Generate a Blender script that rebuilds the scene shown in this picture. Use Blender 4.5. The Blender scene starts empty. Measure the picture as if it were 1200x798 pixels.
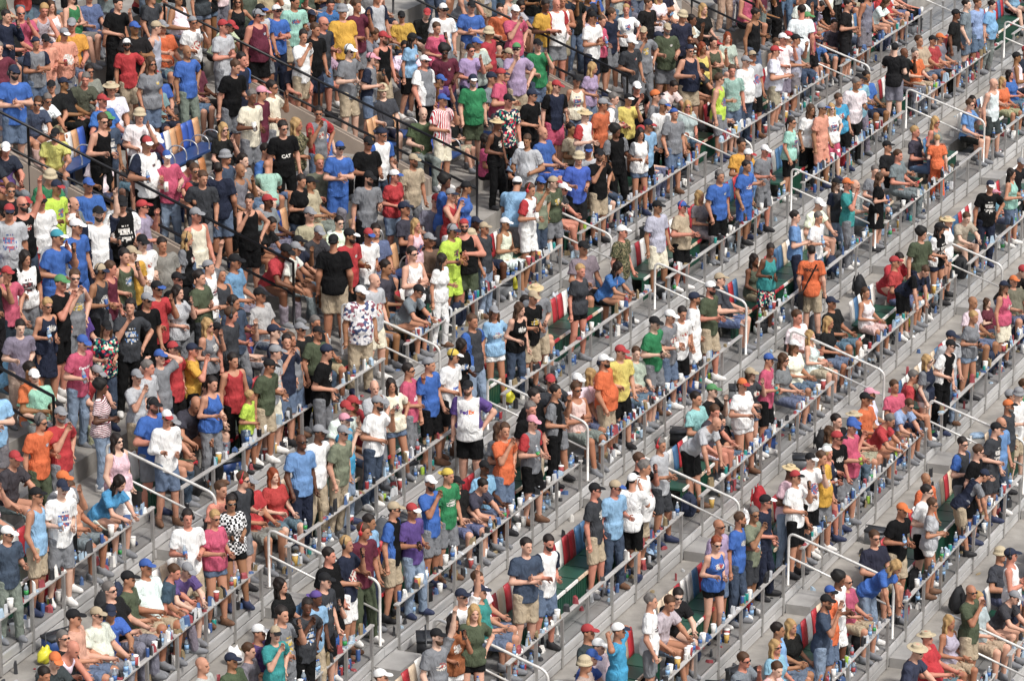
# Grandstand crowd: terraced stand of aluminium decks with drink rails, aisles with hooped handrails and some
# hundreds of spectators.  World axes: X runs down the stand, Y along the rows, Z up (metres).
import bpy, bmesh, math, random
import numpy as np
from mathutils import Matrix, Vector
from mathutils.bvhtree import BVHTree

random.seed(11); rng = np.random.default_rng(11)
scene = bpy.context.scene
R = math.radians

# ------------------------------------------------------------------ camera, sky, sun, exposure
cam_d = bpy.data.cameras.new('camera'); cam = bpy.data.objects.new('camera', cam_d)
scene.collection.objects.link(cam); scene.camera = cam
cam_d.sensor_width = 36.0; cam_d.lens = 4502.45 / 1200 * 36
cam_d.clip_start = 1.0; cam_d.clip_end = 2000.0
cam.location = (26.3609, -53.8678, 17.0607)
cam.rotation_euler = (math.pi / 2 - 0.28788, 0.0, 0.39704)

SUN_EL, SUN_AZ = 52.0, 118.0            # azimuth of the sun, degrees clockwise from +Y
world = bpy.data.worlds.new('World'); scene.world = world; world.use_nodes = True
wn = world.node_tree; bg = wn.nodes['Background']
sky = wn.nodes.new('ShaderNodeTexSky'); sky.sky_type = 'NISHITA'; sky.sun_disc = False
sky.sun_elevation = R(SUN_EL); sky.sun_rotation = R(SUN_AZ); sky.dust_density = 4.0; sky.air_density = 1.2
hs = wn.nodes.new('ShaderNodeHueSaturation'); hs.inputs['Saturation'].default_value = 0.6
wn.links.new(sky.outputs[0], hs.inputs['Color']); wn.links.new(hs.outputs[0], bg.inputs['Color'])
bg.inputs['Strength'].default_value = 0.15
sun_d = bpy.data.lights.new('sun', 'SUN'); sun = bpy.data.objects.new('sun', sun_d)
scene.collection.objects.link(sun); sun_d.energy = 2.5; sun_d.angle = R(7); sun_d.color = (1.0, 0.965, 0.925)
sd = Vector((math.sin(R(SUN_AZ)) * math.cos(R(SUN_EL)), math.cos(R(SUN_AZ)) * math.cos(R(SUN_EL)), math.sin(R(SUN_EL))))
sun.rotation_euler = sd.to_track_quat('Z', 'Y').to_euler()
scene.view_settings.view_transform = 'Standard'; scene.view_settings.look = 'None'
scene.view_settings.exposure = 0.07; scene.view_settings.gamma = 1.0

# ------------------------------------------------------------------ helpers
C = scene.collection
def lin(h):
    v = [int(h[i:i + 2], 16) / 255 for i in (0, 2, 4)]
    return tuple(((c + .055) / 1.055) ** 2.4 if c > .04045 else c / 12.92 for c in v) + (1.0,)

MATS = {}
def new_mat(name):
    m = bpy.data.materials.new(name); m.use_nodes = True
    return m, m.node_tree.nodes, m.node_tree.links, m.node_tree.nodes['Principled BSDF']

def surface(name, col, rough=.6, metal=0.0, var=.12, scale=8.0, bump=0.0, bscale=40.0, spec=.5, stain=None, stretch=(1, 1, 1)):
    """a procedural surface: base colour varied by noise, optional stains and fine relief"""
    if name in MATS: return MATS[name]
    m, N, L, b = new_mat(name)
    c = lin(col) if isinstance(col, str) else col
    tc = N.new('ShaderNodeTexCoord'); mp = N.new('ShaderNodeMapping'); mp.inputs['Scale'].default_value = stretch
    L.new(tc.outputs['Object'], mp.inputs[0])
    n1 = N.new('ShaderNodeTexNoise'); n1.inputs['Scale'].default_value = scale; n1.inputs['Detail'].default_value = 6
    L.new(mp.outputs[0], n1.inputs['Vector'])
    r = N.new('ShaderNodeMapRange'); r.inputs[1].default_value = .3; r.inputs[2].default_value = .7
    r.inputs[3].default_value = 1 - var; r.inputs[4].default_value = 1 + var
    L.new(n1.outputs['Fac'], r.inputs[0])
    mul = N.new('ShaderNodeVectorMath'); mul.operation = 'SCALE'; mul.inputs[0].default_value = c[:3]
    L.new(r.outputs[0], mul.inputs['Scale']); out = mul.outputs[0]
    if stain:
        n2 = N.new('ShaderNodeTexNoise'); n2.inputs['Scale'].default_value = stain[1]; n2.inputs['Detail'].default_value = 4
        L.new(tc.outputs['Object'], n2.inputs['Vector'])
        r2 = N.new('ShaderNodeMapRange'); r2.inputs[1].default_value = .52; r2.inputs[2].default_value = .72; r2.inputs[4].default_value = stain[2]
        L.new(n2.outputs['Fac'], r2.inputs[0])
        mx = N.new('ShaderNodeMix'); mx.data_type = 'RGBA'; L.new(r2.outputs[0], mx.inputs[0]); L.new(out, mx.inputs[6])
        mx.inputs[7].default_value = lin(stain[0]); out = mx.outputs[2]
    L.new(out, b.inputs['Base Color'])
    b.inputs['Roughness'].default_value = rough; b.inputs['Metallic'].default_value = metal
    b.inputs['Specular IOR Level'].default_value = spec
    if bump:
        n3 = N.new('ShaderNodeTexNoise'); n3.inputs['Scale'].default_value = bscale; n3.inputs['Detail'].default_value = 5
        L.new(mp.outputs[0], n3.inputs['Vector'])
        bp = N.new('ShaderNodeBump'); bp.inputs['Strength'].default_value = bump; bp.inputs['Distance'].default_value = .01
        L.new(n3.outputs['Fac'], bp.inputs['Height']); L.new(bp.outputs[0], b.inputs['Normal'])
    MATS[name] = m
    return m

def mesh_of(name, verts, faces, smooth=False, mats=None, fm=None):
    me = bpy.data.meshes.new(name); me.from_pydata(verts, [], faces)
    if smooth: me.polygons.foreach_set('use_smooth', np.ones(len(me.polygons), bool))
    for m in (mats or []): me.materials.append(m)
    if fm is not None: me.polygons.foreach_set('material_index', np.asarray(fm, np.int32))
    me.update(); return me

def link(name, me, parent=None, mat=None, mtx=None):
    o = bpy.data.objects.new(name, me); C.objects.link(o)
    if parent is not None: o.parent = parent
    if mtx is not None: o.matrix_basis = mtx
    if mat is not None:
        if not me.materials: me.materials.append(mat)
        o.material_slots[0].link = 'OBJECT'; o.material_slots[0].material = mat
    return o

def tag(o, label, cat, group=None, kind=None):
    if label: o['label'] = label
    if cat: o['category'] = cat
    if group: o['group'] = group
    if kind: o['kind'] = kind
    return o

class MB:
    """collects boxes and tubes into one mesh"""
    def __init__(s): s.v = []; s.f = []
    def box(s, lo, hi):
        n = len(s.v); x0, y0, z0 = lo; x1, y1, z1 = hi
        s.v += [(x0, y0, z0), (x1, y0, z0), (x1, y1, z0), (x0, y1, z0), (x0, y0, z1), (x1, y0, z1), (x1, y1, z1), (x0, y1, z1)]
        s.f += [tuple(n + i for i in q) for q in ((0, 3, 2, 1), (4, 5, 6, 7), (0, 1, 5, 4), (1, 2, 6, 5), (2, 3, 7, 6), (3, 0, 4, 7))]
    def prism(s, prof, ys):
        """profile of (x,z) swept through stations (y, dx)"""
        n = len(s.v); k = len(prof)
        for y, dx in ys: s.v += [(x + dx, y, z) for x, z in prof]
        for a in range(len(ys) - 1):
            for i in range(k):
                j = (i + 1) % k
                s.f.append((n + a * k + i, n + a * k + j, n + (a + 1) * k + j, n + (a + 1) * k + i))
        s.f.append(tuple(n + i for i in range(k))[::-1]); s.f.append(tuple(n + (len(ys) - 1) * k + i for i in range(k)))
    def tube(s, pts, r, seg=8, cap=True):
        pts = [Vector(p) for p in pts]; n = len(s.v)
        rs = r if isinstance(r, (list, tuple)) else [r] * len(pts)
        up = None
        for i, p in enumerate(pts):
            t = (pts[min(i + 1, len(pts) - 1)] - pts[max(i - 1, 0)]).normalized()
            if up is None: up = Vector((0, 0, 1)) if abs(t.z) < .9 else Vector((1, 0, 0))
            a = t.cross(up).normalized(); up = a.cross(t).normalized()
            for j in range(seg):
                w = 2 * math.pi * j / seg
                s.v.append(tuple(p + (a * math.cos(w) + up * math.sin(w)) * rs[i]))
        for i in range(len(pts) - 1):
            for j in range(seg):
                k = (j + 1) % seg
                s.f.append((n + i * seg + j, n + i * seg + k, n + (i + 1) * seg + k, n + (i + 1) * seg + j))
        if cap:
            s.f.append(tuple(n + j for j in range(seg))); s.f.append(tuple(n + (len(pts) - 1) * seg + j for j in range(seg))[::-1])
    def lathe(s, prof, seg=12, c=(0, 0, 0)):
        n = len(s.v)
        for r, z in prof:
            for j in range(seg):
                w = 2 * math.pi * j / seg; s.v.append((c[0] + r * math.cos(w), c[1] + r * math.sin(w), c[2] + z))
        for i in range(len(prof) - 1):
            for j in range(seg):
                k = (j + 1) % seg; s.f.append((n + i * seg + j, n + i * seg + k, n + (i + 1) * seg + k, n + (i + 1) * seg + j))
        s.f.append(tuple(n + j for j in range(seg))[::-1]); s.f.append(tuple(n + (len(prof) - 1) * seg + j for j in range(seg)))
    def mesh(s, name, smooth=False): return mesh_of(name, s.v, s.f, smooth)

# ------------------------------------------------------------------ the stand
D, H, RH = 1.70222, 0.640422, 0.5          # tier depth, tier rise, rail height above its deck
S, HS = D / 2, H / 2                       # single terrace steps
KNEE, SH = -7.9, 0.055                     # beyond this aisle the stand bends
AISLES = [-15.5, -7.9, 0.0, 7.55, 15.05, 22.6, 30.2, 37.8, 45.4]
Y0, Y1 = -24.0, 62.0
def bend(y): return SH * max(0.0, KNEE - y)
def deck_z(k): return -k * H - RH
def floor_z(x):                            # floor height of the stand at X (bend taken out)
    i = math.ceil(x / S - 1e-6)
    return -i * HS - RH
def stations(a, b): return [(y, bend(y)) for y in sorted({a, b} | ({KNEE} if a < KNEE < b else set()))]

m_conc = surface('concrete', '97938d', .9, 0, .2, 3.0, .4, 30, .3, ('73706c', 1.1, .7))
m_plank = surface('aluminium_plank', '8f8e8c', .48, .2, .2, 6.0, .2, 60, .5, ('7b7772', 2.2, .6), (1, .12, 1))
m_plank2 = surface('worn_aluminium_plank', '82807d', .55, .2, .22, 5.0, .2, 60, .5, ('6f6b66', 1.4, .6), (1, .12, 1))
m_riser = surface('aluminium_riser', 'cfcfce', .3, .3, .2, 5.0, .15, 50, .5, ('8f8d89', 1.6, .5), (1, .1, 1))
m_board = surface('rail_board', 'b7b4b0', .5, .15, .2, 7.0, .12, 60, .5, ('8c8781', 3.0, .7), (1, .2, 1))
m_post = surface('galvanised_post', 'b4b2af', .42, .55, .12, 9.0, .1, 40)
m_hand = surface('handrail_pipe', 'd6d4cf', .4, .25, .12, 6.0, .1, 40, .5, ('a9a59e', 9.0, .5))
m_black = surface('black_painted_steel', '17171a', .45, .1, .2, 8.0, .1, 40)
m_wall = surface('parapet_concrete', '9d8f82', .9, 0, .12, 2.5, .3, 25, .3, ('7c7066', .9, .5))
m_block = surface('step_concrete', '9b9996', .9, 0, .14, 4.0, .3, 30, .3, ('7b7874', 1.5, .6))

SECT = list(zip(AISLES[:-1], AISLES[1:]))
# concrete terraces: one stepped body per terrace step
ground = MB(); ground.box((16.0, -260, -8.2), (420, 420, -7.6))
g = link('ground', ground.mesh('ground'), None, surface('infield_asphalt', '6b6a68', .95, 0, .15, .6, .2, 8)); tag(g, 'grey asphalt apron below the stand', None, kind='structure')
for i in range(-17, 17):
    x0, x1, z = (i - 1) * S, i * S, -i * HS - RH
    deck = i > 1 and i % 2 == 0
    if deck: z -= .045                     # planks lie on this step
    b = MB(); b.prism([(x0 - .02, z), (x1, z), (x1, z - HS - .3), (x0 - .02, z - HS - .3)], stations(Y0, Y1))
    o = link('terrace', b.mesh('terrace'), None, m_conc); tag(o, 'long grey concrete terrace step running the length of the stand', None, kind='structure')
    if deck:
        k = i // 2
        for (a, c) in SECT:
            if c < -15.5: continue
            ya, yb = a + random.uniform(-.1, .1), c
            for q in range(4):             # deck planks
                xa = x1 - (q + 1) * .205; pb = MB()
                mid = a + (c - a) * (.42 if q % 2 else .6) + random.uniform(-.4, .4); dz = random.uniform(-.004, .002)
                for s0, s1 in ((a + .006, mid - .004), (mid + .004, c - .006)):
                    pb = MB(); pb.prism([(xa, z + .002), (xa + .193, z + .002), (xa + .193, z + .045 + dz), (xa, z + .045 + dz)], stations(s0, s1))
                    link('plank', pb.mesh('plank'), o, m_plank2 if random.random() < .3 else m_plank)
            for q in range(2):             # riser planks
                za = z + .03 - q * .155; pb = MB()
                pb.prism([(x1 + .004, za - .135), (x1 + .03 - .006 * q, za - .135), (x1 + .036 - .006 * q, za - .12), (x1 + .036 - .006 * q, za - .015), (x1 + .03 - .006 * q, za), (x1 + .004, za)], stations(a + .006, c - .006))
                link('riser_plank', pb.mesh('riser_plank'), o, m_riser)

# drink rails: light board on posts along the front of each deck
ORD = ['', 'first', 'second', 'third', 'fourth', 'fifth', 'sixth', 'seventh', 'eighth']
for k in range(1, 9):
    x = k * D
    for si, (a, c) in enumerate(SECT):
        ya, yb = a + .42, c - .42
        if yb < -15.4 or ya > 40: continue
        root = bpy.data.objects.new('drink_rail', None); C.objects.link(root); root.location = (x + bend((ya + yb) / 2), (ya + yb) / 2, deck_z(k))
        tag(root, f'pale board rail on galvanised posts along the {ORD[k]} deck below the upper block', 'rail', 'drink rails along the decks')
        inv = Matrix.Translation(-root.location)
        b = MB(); b.prism([(x - .014, -k * H - .026), (x + .056, -k * H - .026), (x + .056, -k * H - .006), (x + .05, -k * H), (x - .008, -k * H), (x - .014, -k * H - .006)], stations(ya, yb))
        link('top_board', b.mesh('top_board'), root, m_board, inv)
        n = max(2, int(round((yb - ya) / 1.02)) + 1)
        for q in range(n):
            y = ya + .06 + (yb - ya - .12) * q / (n - 1); xx = x + bend(y)
            if q == 0 and k == 1 and si == 0 or True:
                b = MB(); b.box((xx + .012, y - .022, deck_z(k) - .02), (xx + .055, y + .022, -k * H - .034))
                po = link('post', b.mesh('post'), root, m_post, inv)
                b = MB(); b.box((xx + .037, y - .03, deck_z(k) - .29), (xx + .05, y + .03, deck_z(k) - .018)); link('bracket', b.mesh('bracket'), po, m_post)

# half-height blocks that make the aisles into stairs, and hooped handrails every step and a half
def arc_pts(p0, p1, p2, n=6):
    """rounded corner from p0 by p1 to p2"""
    p0, p1, p2 = Vector(p0), Vector(p1), Vector(p2)
    return [(1 - t) ** 2 * p0 + 2 * t * (1 - t) * p1 + t * t * p2 for t in [i / n for i in range(n + 1)]]
for ai, ya in enumerate(AISLES):
    if ya < -12 or ya > 40: continue
    for i in range(1, 15):
        x = i * S + bend(ya); zt = -(i + 1) * HS - RH
        b = MB(); b.box((x + .04 if i % 2 == 0 else x + .002, ya - .36, zt + .001), (x + .44, ya + .36, zt + HS / 2))
        o = link('step_block', b.mesh('step_block'), None, m_block)
        tag(o, f'grey concrete half step block in a stair aisle, {["behind", "in front of"][i % 2 == 0]} the {ORD[(i + 1) // 2]} railed deck', 'step', 'step blocks in the aisles')
    for t0 in (.5, 2.0, 3.5, 5.0, 6.5):
        xa, xb = t0 * D - .06, (t0 + 1) * D - .04
        za, zb = floor_z(xa), floor_z(xb); bx_ = bend(ya); y = ya + .02
        root = bpy.data.objects.new('aisle_handrail', None); C.objects.link(root); root.location = (xa + bx_, y, za)
        tag(root, f'white two-bar handrail with hooped ends leading down to the {ORD[int(t0 + 1)]} railed deck', 'handrail', 'hooped handrails in the aisles')
        L0 = Vector((0, 0, 0)); A = Vector((0, 0, .88)); Bv = Vector((xb - xa, 0, zb - za)); B = Bv + Vector((0, 0, .96))
        dr = (B - A).normalized()
        pts = [L0, A - Vector((0, 0, .14))] + arc_pts(A - Vector((0, 0, .13)), A, A + dr * .13) + arc_pts(B - dr * .13, B, B - Vector((0, 0, .13))) + [B - Vector((0, 0, .14)), Bv]
        b = MB(); b.tube(pts, .0215, 10); link('hoop', b.mesh('hoop', True), root, m_hand)
        b = MB(); b.tube([A - Vector((0, 0, .40)), B - Vector((0, 0, .44))], .018, 8); link('mid_bar', b.mesh('mid_bar', True), root, m_hand)
        for f in (L0, Bv):
            b = MB(); b.lathe([(.05, .002), (.05, .012), (.03, .016)], 10, f); link('base_plate', b.mesh('base_plate'), root, m_post)

# black railings with low parapet walls up the aisles of the upper block
for ai, ya in enumerate(AISLES):
    if ya < -12 or ya > 30: continue
    y = ya + .18
    x_top = {-7.9: -3.2, 0.0: -6.6, 7.55: -6.4, 15.05: -5.2, 22.6: -3.0}.get(ya, -3.0)
    root = bpy.data.objects.new('black_railing', None); C.objects.link(root); root.location = (-.15 + bend(y), y, floor_z(-.15))
    tag(root, 'black two-bar steel railing sloping down beside an upper aisle', 'railing', 'black railings of the upper aisles')
    def P(x, h): return Vector((x + .15, 0, -x * HS / S - RH + .03 + h - root.location.z))
    for h in (1.0, .46):
        b = MB(); b.tube([P(x_top, h), P(-.15, h)], .026, 8); link('bar', b.mesh('bar', True), root, m_black)
    n = int(round((-.15 - x_top) / 1.5)) + 1
    for q in range(n):
        x = x_top + (-.15 - x_top) * q / (n - 1)
        b = MB(); b.tube([P(x, -.25), P(x, 1.0)], .024, 8); link('post', b.mesh('post', True), root, m_black)
    b = MB(); za = lambda x: -x * HS / S - RH
    xs0, xs1 = x_top + 1.2, -1.1
    n0 = len(b.v)
    b.v += [(xs0, y - .02, za(xs0) - .4), (xs1, y - .02, za(xs1) - .4), (xs1, y - .02, za(xs1) + .22), (xs0, y - .02, za(xs0) + .38)]
    b.v += [(xx, yy + .16, zz) for xx, yy, zz in b.v]
    b.f += [(0, 1, 2, 3), (7, 6, 5, 4), (0, 4, 5, 1), (1, 5, 6, 2), (2, 6, 7, 3), (3, 7, 4, 0)]
    o = link('parapet_wall', b.mesh('parapet_wall'), None, m_wall)
    tag(o, 'low tan concrete parapet wall under a black railing', 'wall', 'parapet walls of the upper aisles')

# ------------------------------------------------------------------ people: one smooth field per body, meshed as one surface
V3 = lambda *a: np.array(a, np.float32)
HSC = .935                                  # head size
class Field:
    def __init__(s, lo, hi, h):
        s.h = h; s.lo = np.array(lo, np.float32) - 2 * h
        n = np.ceil((np.array(hi) - s.lo) / h).astype(int) + 3
        s.ax = [s.lo[i] + h * np.arange(n[i], dtype=np.float32) for i in range(3)]
        s.F = np.full(n, .3, np.float32)
    def sl(s, lo, hi):
        return tuple(slice(max(0, int((lo[i] - s.lo[i]) / s.h)), min(s.F.shape[i], int((hi[i] - s.lo[i]) / s.h) + 2)) for i in range(3))
    def grid(s, sl): return (s.ax[0][sl[0]][:, None, None], s.ax[1][sl[1]][None, :, None], s.ax[2][sl[2]][None, None, :])
    def add(s, p, k=.03, infl=0.0):
        lo, hi = p.box(); pad = .10 + infl
        sl = s.sl(lo - pad, hi + pad); d = p.d(*s.grid(sl)) - infl; A = s.F[sl]
        if k <= 0: s.F[sl] = np.minimum(A, d); return
        t = np.clip(.5 + .5 * (d - A) / k, 0, 1); s.F[sl] = d + (A - d) * t - k * t * (1 - t)
    def sub(s, p, infl=0.0):
        lo, hi = p.box(); sl = s.sl(lo - .08, hi + .08); s.F[sl] = np.maximum(s.F[sl], infl - p.d(*s.grid(sl)))
    def all(s): return s.grid(tuple(slice(None) for _ in range(3)))
    def mesh(s):
        F = s.F; S_ = F < 0
        c = np.zeros([n - 1 for n in F.shape], np.uint8)
        offs = [(i, j, k) for i in (0, 1) for j in (0, 1) for k in (0, 1)]
        cut = lambda A, o: A[o[0]:A.shape[0] - 1 + o[0], o[1]:A.shape[1] - 1 + o[1], o[2]:A.shape[2] - 1 + o[2]]
        for o in offs: c += cut(S_, o)
        act = (c > 0) & (c < 8); ix = np.argwhere(act)
        if not len(ix): return np.zeros((0, 3)), []
        idx = np.full(act.shape, -1, np.int64); idx[act] = np.arange(len(ix))
        val = np.stack([F[ix[:, 0] + o[0], ix[:, 1] + o[1], ix[:, 2] + o[2]] for o in offs], 1)
        acc = np.zeros((len(ix), 3)); cnt = np.zeros(len(ix))
        for a in range(8):
            for b in range(a + 1, 8):
                oa, ob = np.array(offs[a]), np.array(offs[b])
                if np.abs(oa - ob).sum() != 1: continue
                va, vb = val[:, a], val[:, b]; m = (va < 0) != (vb < 0)
                t = np.where(m, va / np.where(m, va - vb, 1), 0)
                acc += m[:, None] * (oa + t[:, None] * (ob - oa)); cnt += m
        verts = s.lo + s.h * (ix + acc / cnt[:, None])
        quads = []
        for ax in range(3):
            o = [0, 0, 0]; o[ax] = 1
            sa = S_[:F.shape[0] - o[0], :F.shape[1] - o[1], :F.shape[2] - o[2]]; sb = S_[o[0]:, o[1]:, o[2]:]
            e = np.argwhere(sa != sb); e = e[(e > 0).all(1) & (e < np.array(act.shape)).all(1)]
            if not len(e): continue
            flip = sa[e[:, 0], e[:, 1], e[:, 2]]
            b, d = (ax + 1) % 3, (ax + 2) % 3
            def at(db, dd):
                q = e.copy(); q[:, b] += db; q[:, d] += dd; return idx[q[:, 0], q[:, 1], q[:, 2]]
            q = np.stack([at(-1, -1), at(0, -1), at(0, 0), at(-1, 0)], 1)
            q[~flip] = q[~flip][:, ::-1]; quads.append(q)
        return verts, np.concatenate(quads)

class Cone:                                  # tapered capsule, optionally cut flat at its end
    def __init__(s, a, b, ra, rb, cut=False): s.a, s.b, s.ra, s.rb, s.cut = np.array(a, np.float32), np.array(b, np.float32), ra, rb, cut
    def box(s): r = max(s.ra, s.rb); return np.minimum(s.a, s.b) - r, np.maximum(s.a, s.b) + r
    def d(s, x, y, z):
        ba = s.b - s.a; L2 = float(ba @ ba) + 1e-9
        px, py, pz = x - s.a[0], y - s.a[1], z - s.a[2]
        t0 = (px * ba[0] + py * ba[1] + pz * ba[2]) / L2; t = np.clip(t0, 0, 1)
        d = np.sqrt((px - t * ba[0]) ** 2 + (py - t * ba[1]) ** 2 + (pz - t * ba[2]) ** 2) - (s.ra + (s.rb - s.ra) * t)
        return np.maximum(d, (t0 - 1) * math.sqrt(L2)) if s.cut else d
class Ell:
    def __init__(s, c, r, M=None): s.c, s.r, s.M = np.array(c, np.float32), np.array(r, np.float32), M
    def box(s): r = float(s.r.max()); return s.c - r, s.c + r
    def d(s, x, y, z):
        x, y, z = x - s.c[0], y - s.c[1], z - s.c[2]
        if s.M is not None:
            M = s.M; x, y, z = M[0, 0] * x + M[1, 0] * y + M[2, 0] * z, M[0, 1] * x + M[1, 1] * y + M[2, 1] * z, M[0, 2] * x + M[1, 2] * y + M[2, 2] * z
        a, b, c = s.r
        k0 = np.sqrt((x / a) ** 2 + (y / b) ** 2 + (z / c) ** 2); k1 = np.sqrt((x / a ** 2) ** 2 + (y / b ** 2) ** 2 + (z / c ** 2) ** 2) + 1e-6
        return k0 * (k0 - 1) / k1

class Tube:                                  # upright elliptical tube in torso space, for hems that hang straight
    def __init__(s, h, a, b, cy, z0, z1): s.h, s.a, s.b, s.cy, s.z0, s.z1 = h, a, b, cy, z0, z1
    def box(s): P = np.array([s.h.tp((x, y, z)) for x in (-s.a, s.a) for y in (s.cy - s.b, s.cy + s.b) for z in (s.z0, s.z1)]); return P.min(0), P.max(0)
    def d(s, x, y, z):
        zl, yl = s.h.zl(x, y, z), s.h.yl(x, y, z) - s.cy
        d = (np.sqrt((x / s.a) ** 2 + (yl / s.b) ** 2) - 1) * min(s.a, s.b); return np.maximum(d, np.abs(zl - (s.z0 + s.z1) / 2) - (s.z1 - s.z0) / 2)
def rotx(a): c, s = math.cos(a), math.sin(a); return np.array([[1, 0, 0], [0, c, -s], [0, s, c]])
def rotz(a): c, s = math.cos(a), math.sin(a); return np.array([[c, -s, 0], [s, c, 0], [0, 0, 1.0]])

ARM = {  # elbow and wrist offsets from the shoulder for the arm on side +1 (mirrored for -1); a person faces -Y
    'hang':  ((.055, .03, -.285), (.075, -.03, -.53)),
    'hang2': ((.07, .01, -.28), (.06, -.11, -.50)),
    'waist': ((.06, .05, -.275), (-.06, -.16, -.30)),
    'waist2': ((.07, .03, -.275), (-.01, -.20, -.24)),
    'cross': ((.075, -.02, -.27), (-.16, -.17, -.21)),
    'cross2': ((.075, -.03, -.27), (-.16, -.20, -.26)),
    'face':  ((.06, -.17, -.20), (-.07, -.23, .05)),
    'up':    ((.09, -.06, .26), (.07, -.12, .50)),
    'hip':   ((.19, .10, -.20), (.04, -.02, -.40)),
    'nape':  ((.24, -.03, .10), (.06, .06, .20)),
    'lap':   ((.06, -.04, -.28), (.0, -.27, -.36)),
    'lap2':  ((.08, -.02, -.28), (-.06, -.25, -.31)),
    'knee':  ((.08, -.20, -.21), (.02, -.36, -.36)),
    'down':  ((.05, -.10, -.27), (.03, -.16, -.50)),
}
POSE = {  # tilt forward, head pitch, head yaw, left arm, right arm, stance
    'S0': (0, -2, 0, 'hang', 'hang2', 0), 'Sb': (2, 2, 12, 'hang2', 'hang', 1), 'S1': (-2, 0, 6, 'cross', 'cross2', 0), 'S2': (2, 6, -6, 'waist', 'waist2', 1),
    'S3': (0, 0, 0, 'face', 'waist', 0), 'S4': (-2, -4, 4, 'up', 'hang2', 1), 'S5': (0, 0, -8, 'hip', 'hang', 1), 'S6': (-2, -3, 0, 'nape', 'nape', 0),
    'S7': (42, 14, 0, 'down', 'down', 0), 'Sc': (4, 8, 30, 'waist2', 'hang', 1), 'Sd': (1, -2, -26, 'hip', 'face', 0), 'Se': (6, 4, 20, 'hang2', 'waist', 1),
    'Tc': (16, 4, -22, 'knee', 'lap', 3),
    'T0': (-4, 0, 0, 'lap', 'lap2', 2), 'Tb': (8, 2, 14, 'lap2', 'lap', 3), 'T1': (30, 10, 0, 'knee', 'knee', 2), 'T2': (-6, 0, 0, 'cross', 'cross2', 3), 'T3': (2, 0, 0, 'face', 'lap', 2),
}
class Human:
    """all joints and shapes of one pose, build and sex; standing height about 1.77 m before object scale"""
    def __init__(s, pose, sex, fat):
        tilt, hp, hy, al, ar, st = POSE[pose]; s.sit = pose[0] == 'T'; s.sex, s.fat = sex, fat
        f = sex == 'f'; s.M = rotx(R(tilt)); s.piv = V3(0, 0, .93)
        s.hip_z = .55 if s.sit else .93; back = .16 if pose == 'S7' else 0
        s.off = V3(0, back, s.hip_z)
        tp = s.tp
        w = .148 if f else .172
        s.sh = {q: tp((q * w, .012, 1.425)) for q in (-1, 1)}
        s.arm = {}
        for q, a in ((1, al), (-1, ar)):
            e, wr = ARM[a]
            M = s.M if a not in ('knee', 'down') else np.eye(3)
            if a == 'knee': e, wr = (.06, -.17, -.24), (-.02, -.30, -.30)
            if fat and a in ('cross', 'cross2', 'waist', 'waist2', 'lap2', 'lap'): e, wr = (e[0] + .05, e[1] - .02, e[2]), (wr[0] + .02, wr[1] - .10, wr[2])
            s.arm[q] = (s.sh[q] + M @ np.array([q * e[0], e[1], e[2]]), s.sh[q] + M @ np.array([q * wr[0], wr[1], wr[2]]))
        s.leg = {}
        for q in (-1, 1):
            hx = q * (.093 if not f else .09)
            if st == 0: L = ((hx, back, .92), (q * .10, back * .6 - .015, .50), (q * .125, .02, .085))
            elif st == 1: L = ((hx, 0, .92), (q * .105, -.02 if q < 0 else -.075, .50), (q * .13, .03 if q < 0 else -.05, .085))
            elif st == 2: L = ((hx, 0, .55), (q * .15, -.43, .54), (q * .14, -.41, .085))
            else: L = ((hx, 0, .55), (q * .13 + .03, -.43, .55), (q * .12 + .04, -.52 if q < 0 else -.40, .085))
            s.leg[q] = tuple(np.array(p, np.float32) for p in L)
        s.hc = tp((0, -.012, 1.65)); s.hM = rotz(R(hy)) @ rotx(R(tilt * .35 + hp))
        A = (.047, .040, .041, .029) if not f else (.040, .034, .034, .025)
        T_ = (.088, .060, .060, .040) if not f else (.088, .056, .056, .037)
        if fat: A = tuple(a * 1.16 for a in A); T_ = tuple(a * 1.15 for a in T_)
        s.ra, s.rt = A, T_
        E = lambda c, r: (tp(c), r)
        if f:
            g = 1.12 if fat else 1
            s.torso = [((0, .0, 1.29), (.140 * g, .098 * g, .165)), ((.066, -.075, 1.275), (.062 * g, .058 * g, .062)), ((-.066, -.075, 1.275), (.062 * g, .058 * g, .062)),
                       ((0, 0, 1.11), (.120 * g * g, .095 * g * g, .15)), ((0, .012, .95), (.170 * g, .122 * g, .125)), ((0, .05, .91), (.145 * g, .09 * g, .095))]
        elif fat:
            s.torso = [((0, 0, 1.31), (.168, .125, .19)), ((0, -.045, 1.10), (.172, .165, .18)), ((0, 0, .96), (.17, .138, .13)), ((0, .05, .92), (.145, .1, .1))]
        else:
            s.torso = [((0, .0, 1.31), (.150, .105, .185)), ((0, -.012, 1.11), (.132, .102, .17)), ((0, .008, .95), (.145, .112, .125)), ((0, .045, .92), (.135, .09, .1))]
    def tp(s, p): return (s.off + s.M @ (np.array(p) - s.piv)).astype(np.float32)
    def zl(s, x, y, z):                     # torso-local height
        M = s.M; return (x - s.off[0]) * M[0, 2] + (y - s.off[1]) * M[1, 2] + (z - s.off[2]) * M[2, 2] + s.piv[2]
    def yl(s, x, y, z):
        M = s.M; return (x - s.off[0]) * M[0, 1] + (y - s.off[1]) * M[1, 1] + (z - s.off[2]) * M[2, 1]
    def torso_p(s, only=None): return [Ell(s.tp(c), r, s.M) for c, r in (s.torso if only is None else s.torso[only:])]
    def bounds(s):
        P = np.array(list(s.sh.values()) + [p for a in s.arm.values() for p in a] + [p for l in s.leg.values() for p in l] + [s.hc, s.off])
        return P.min(0) - [.22, .24, .16], P.max(0) + [.22, .24, .2]
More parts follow.
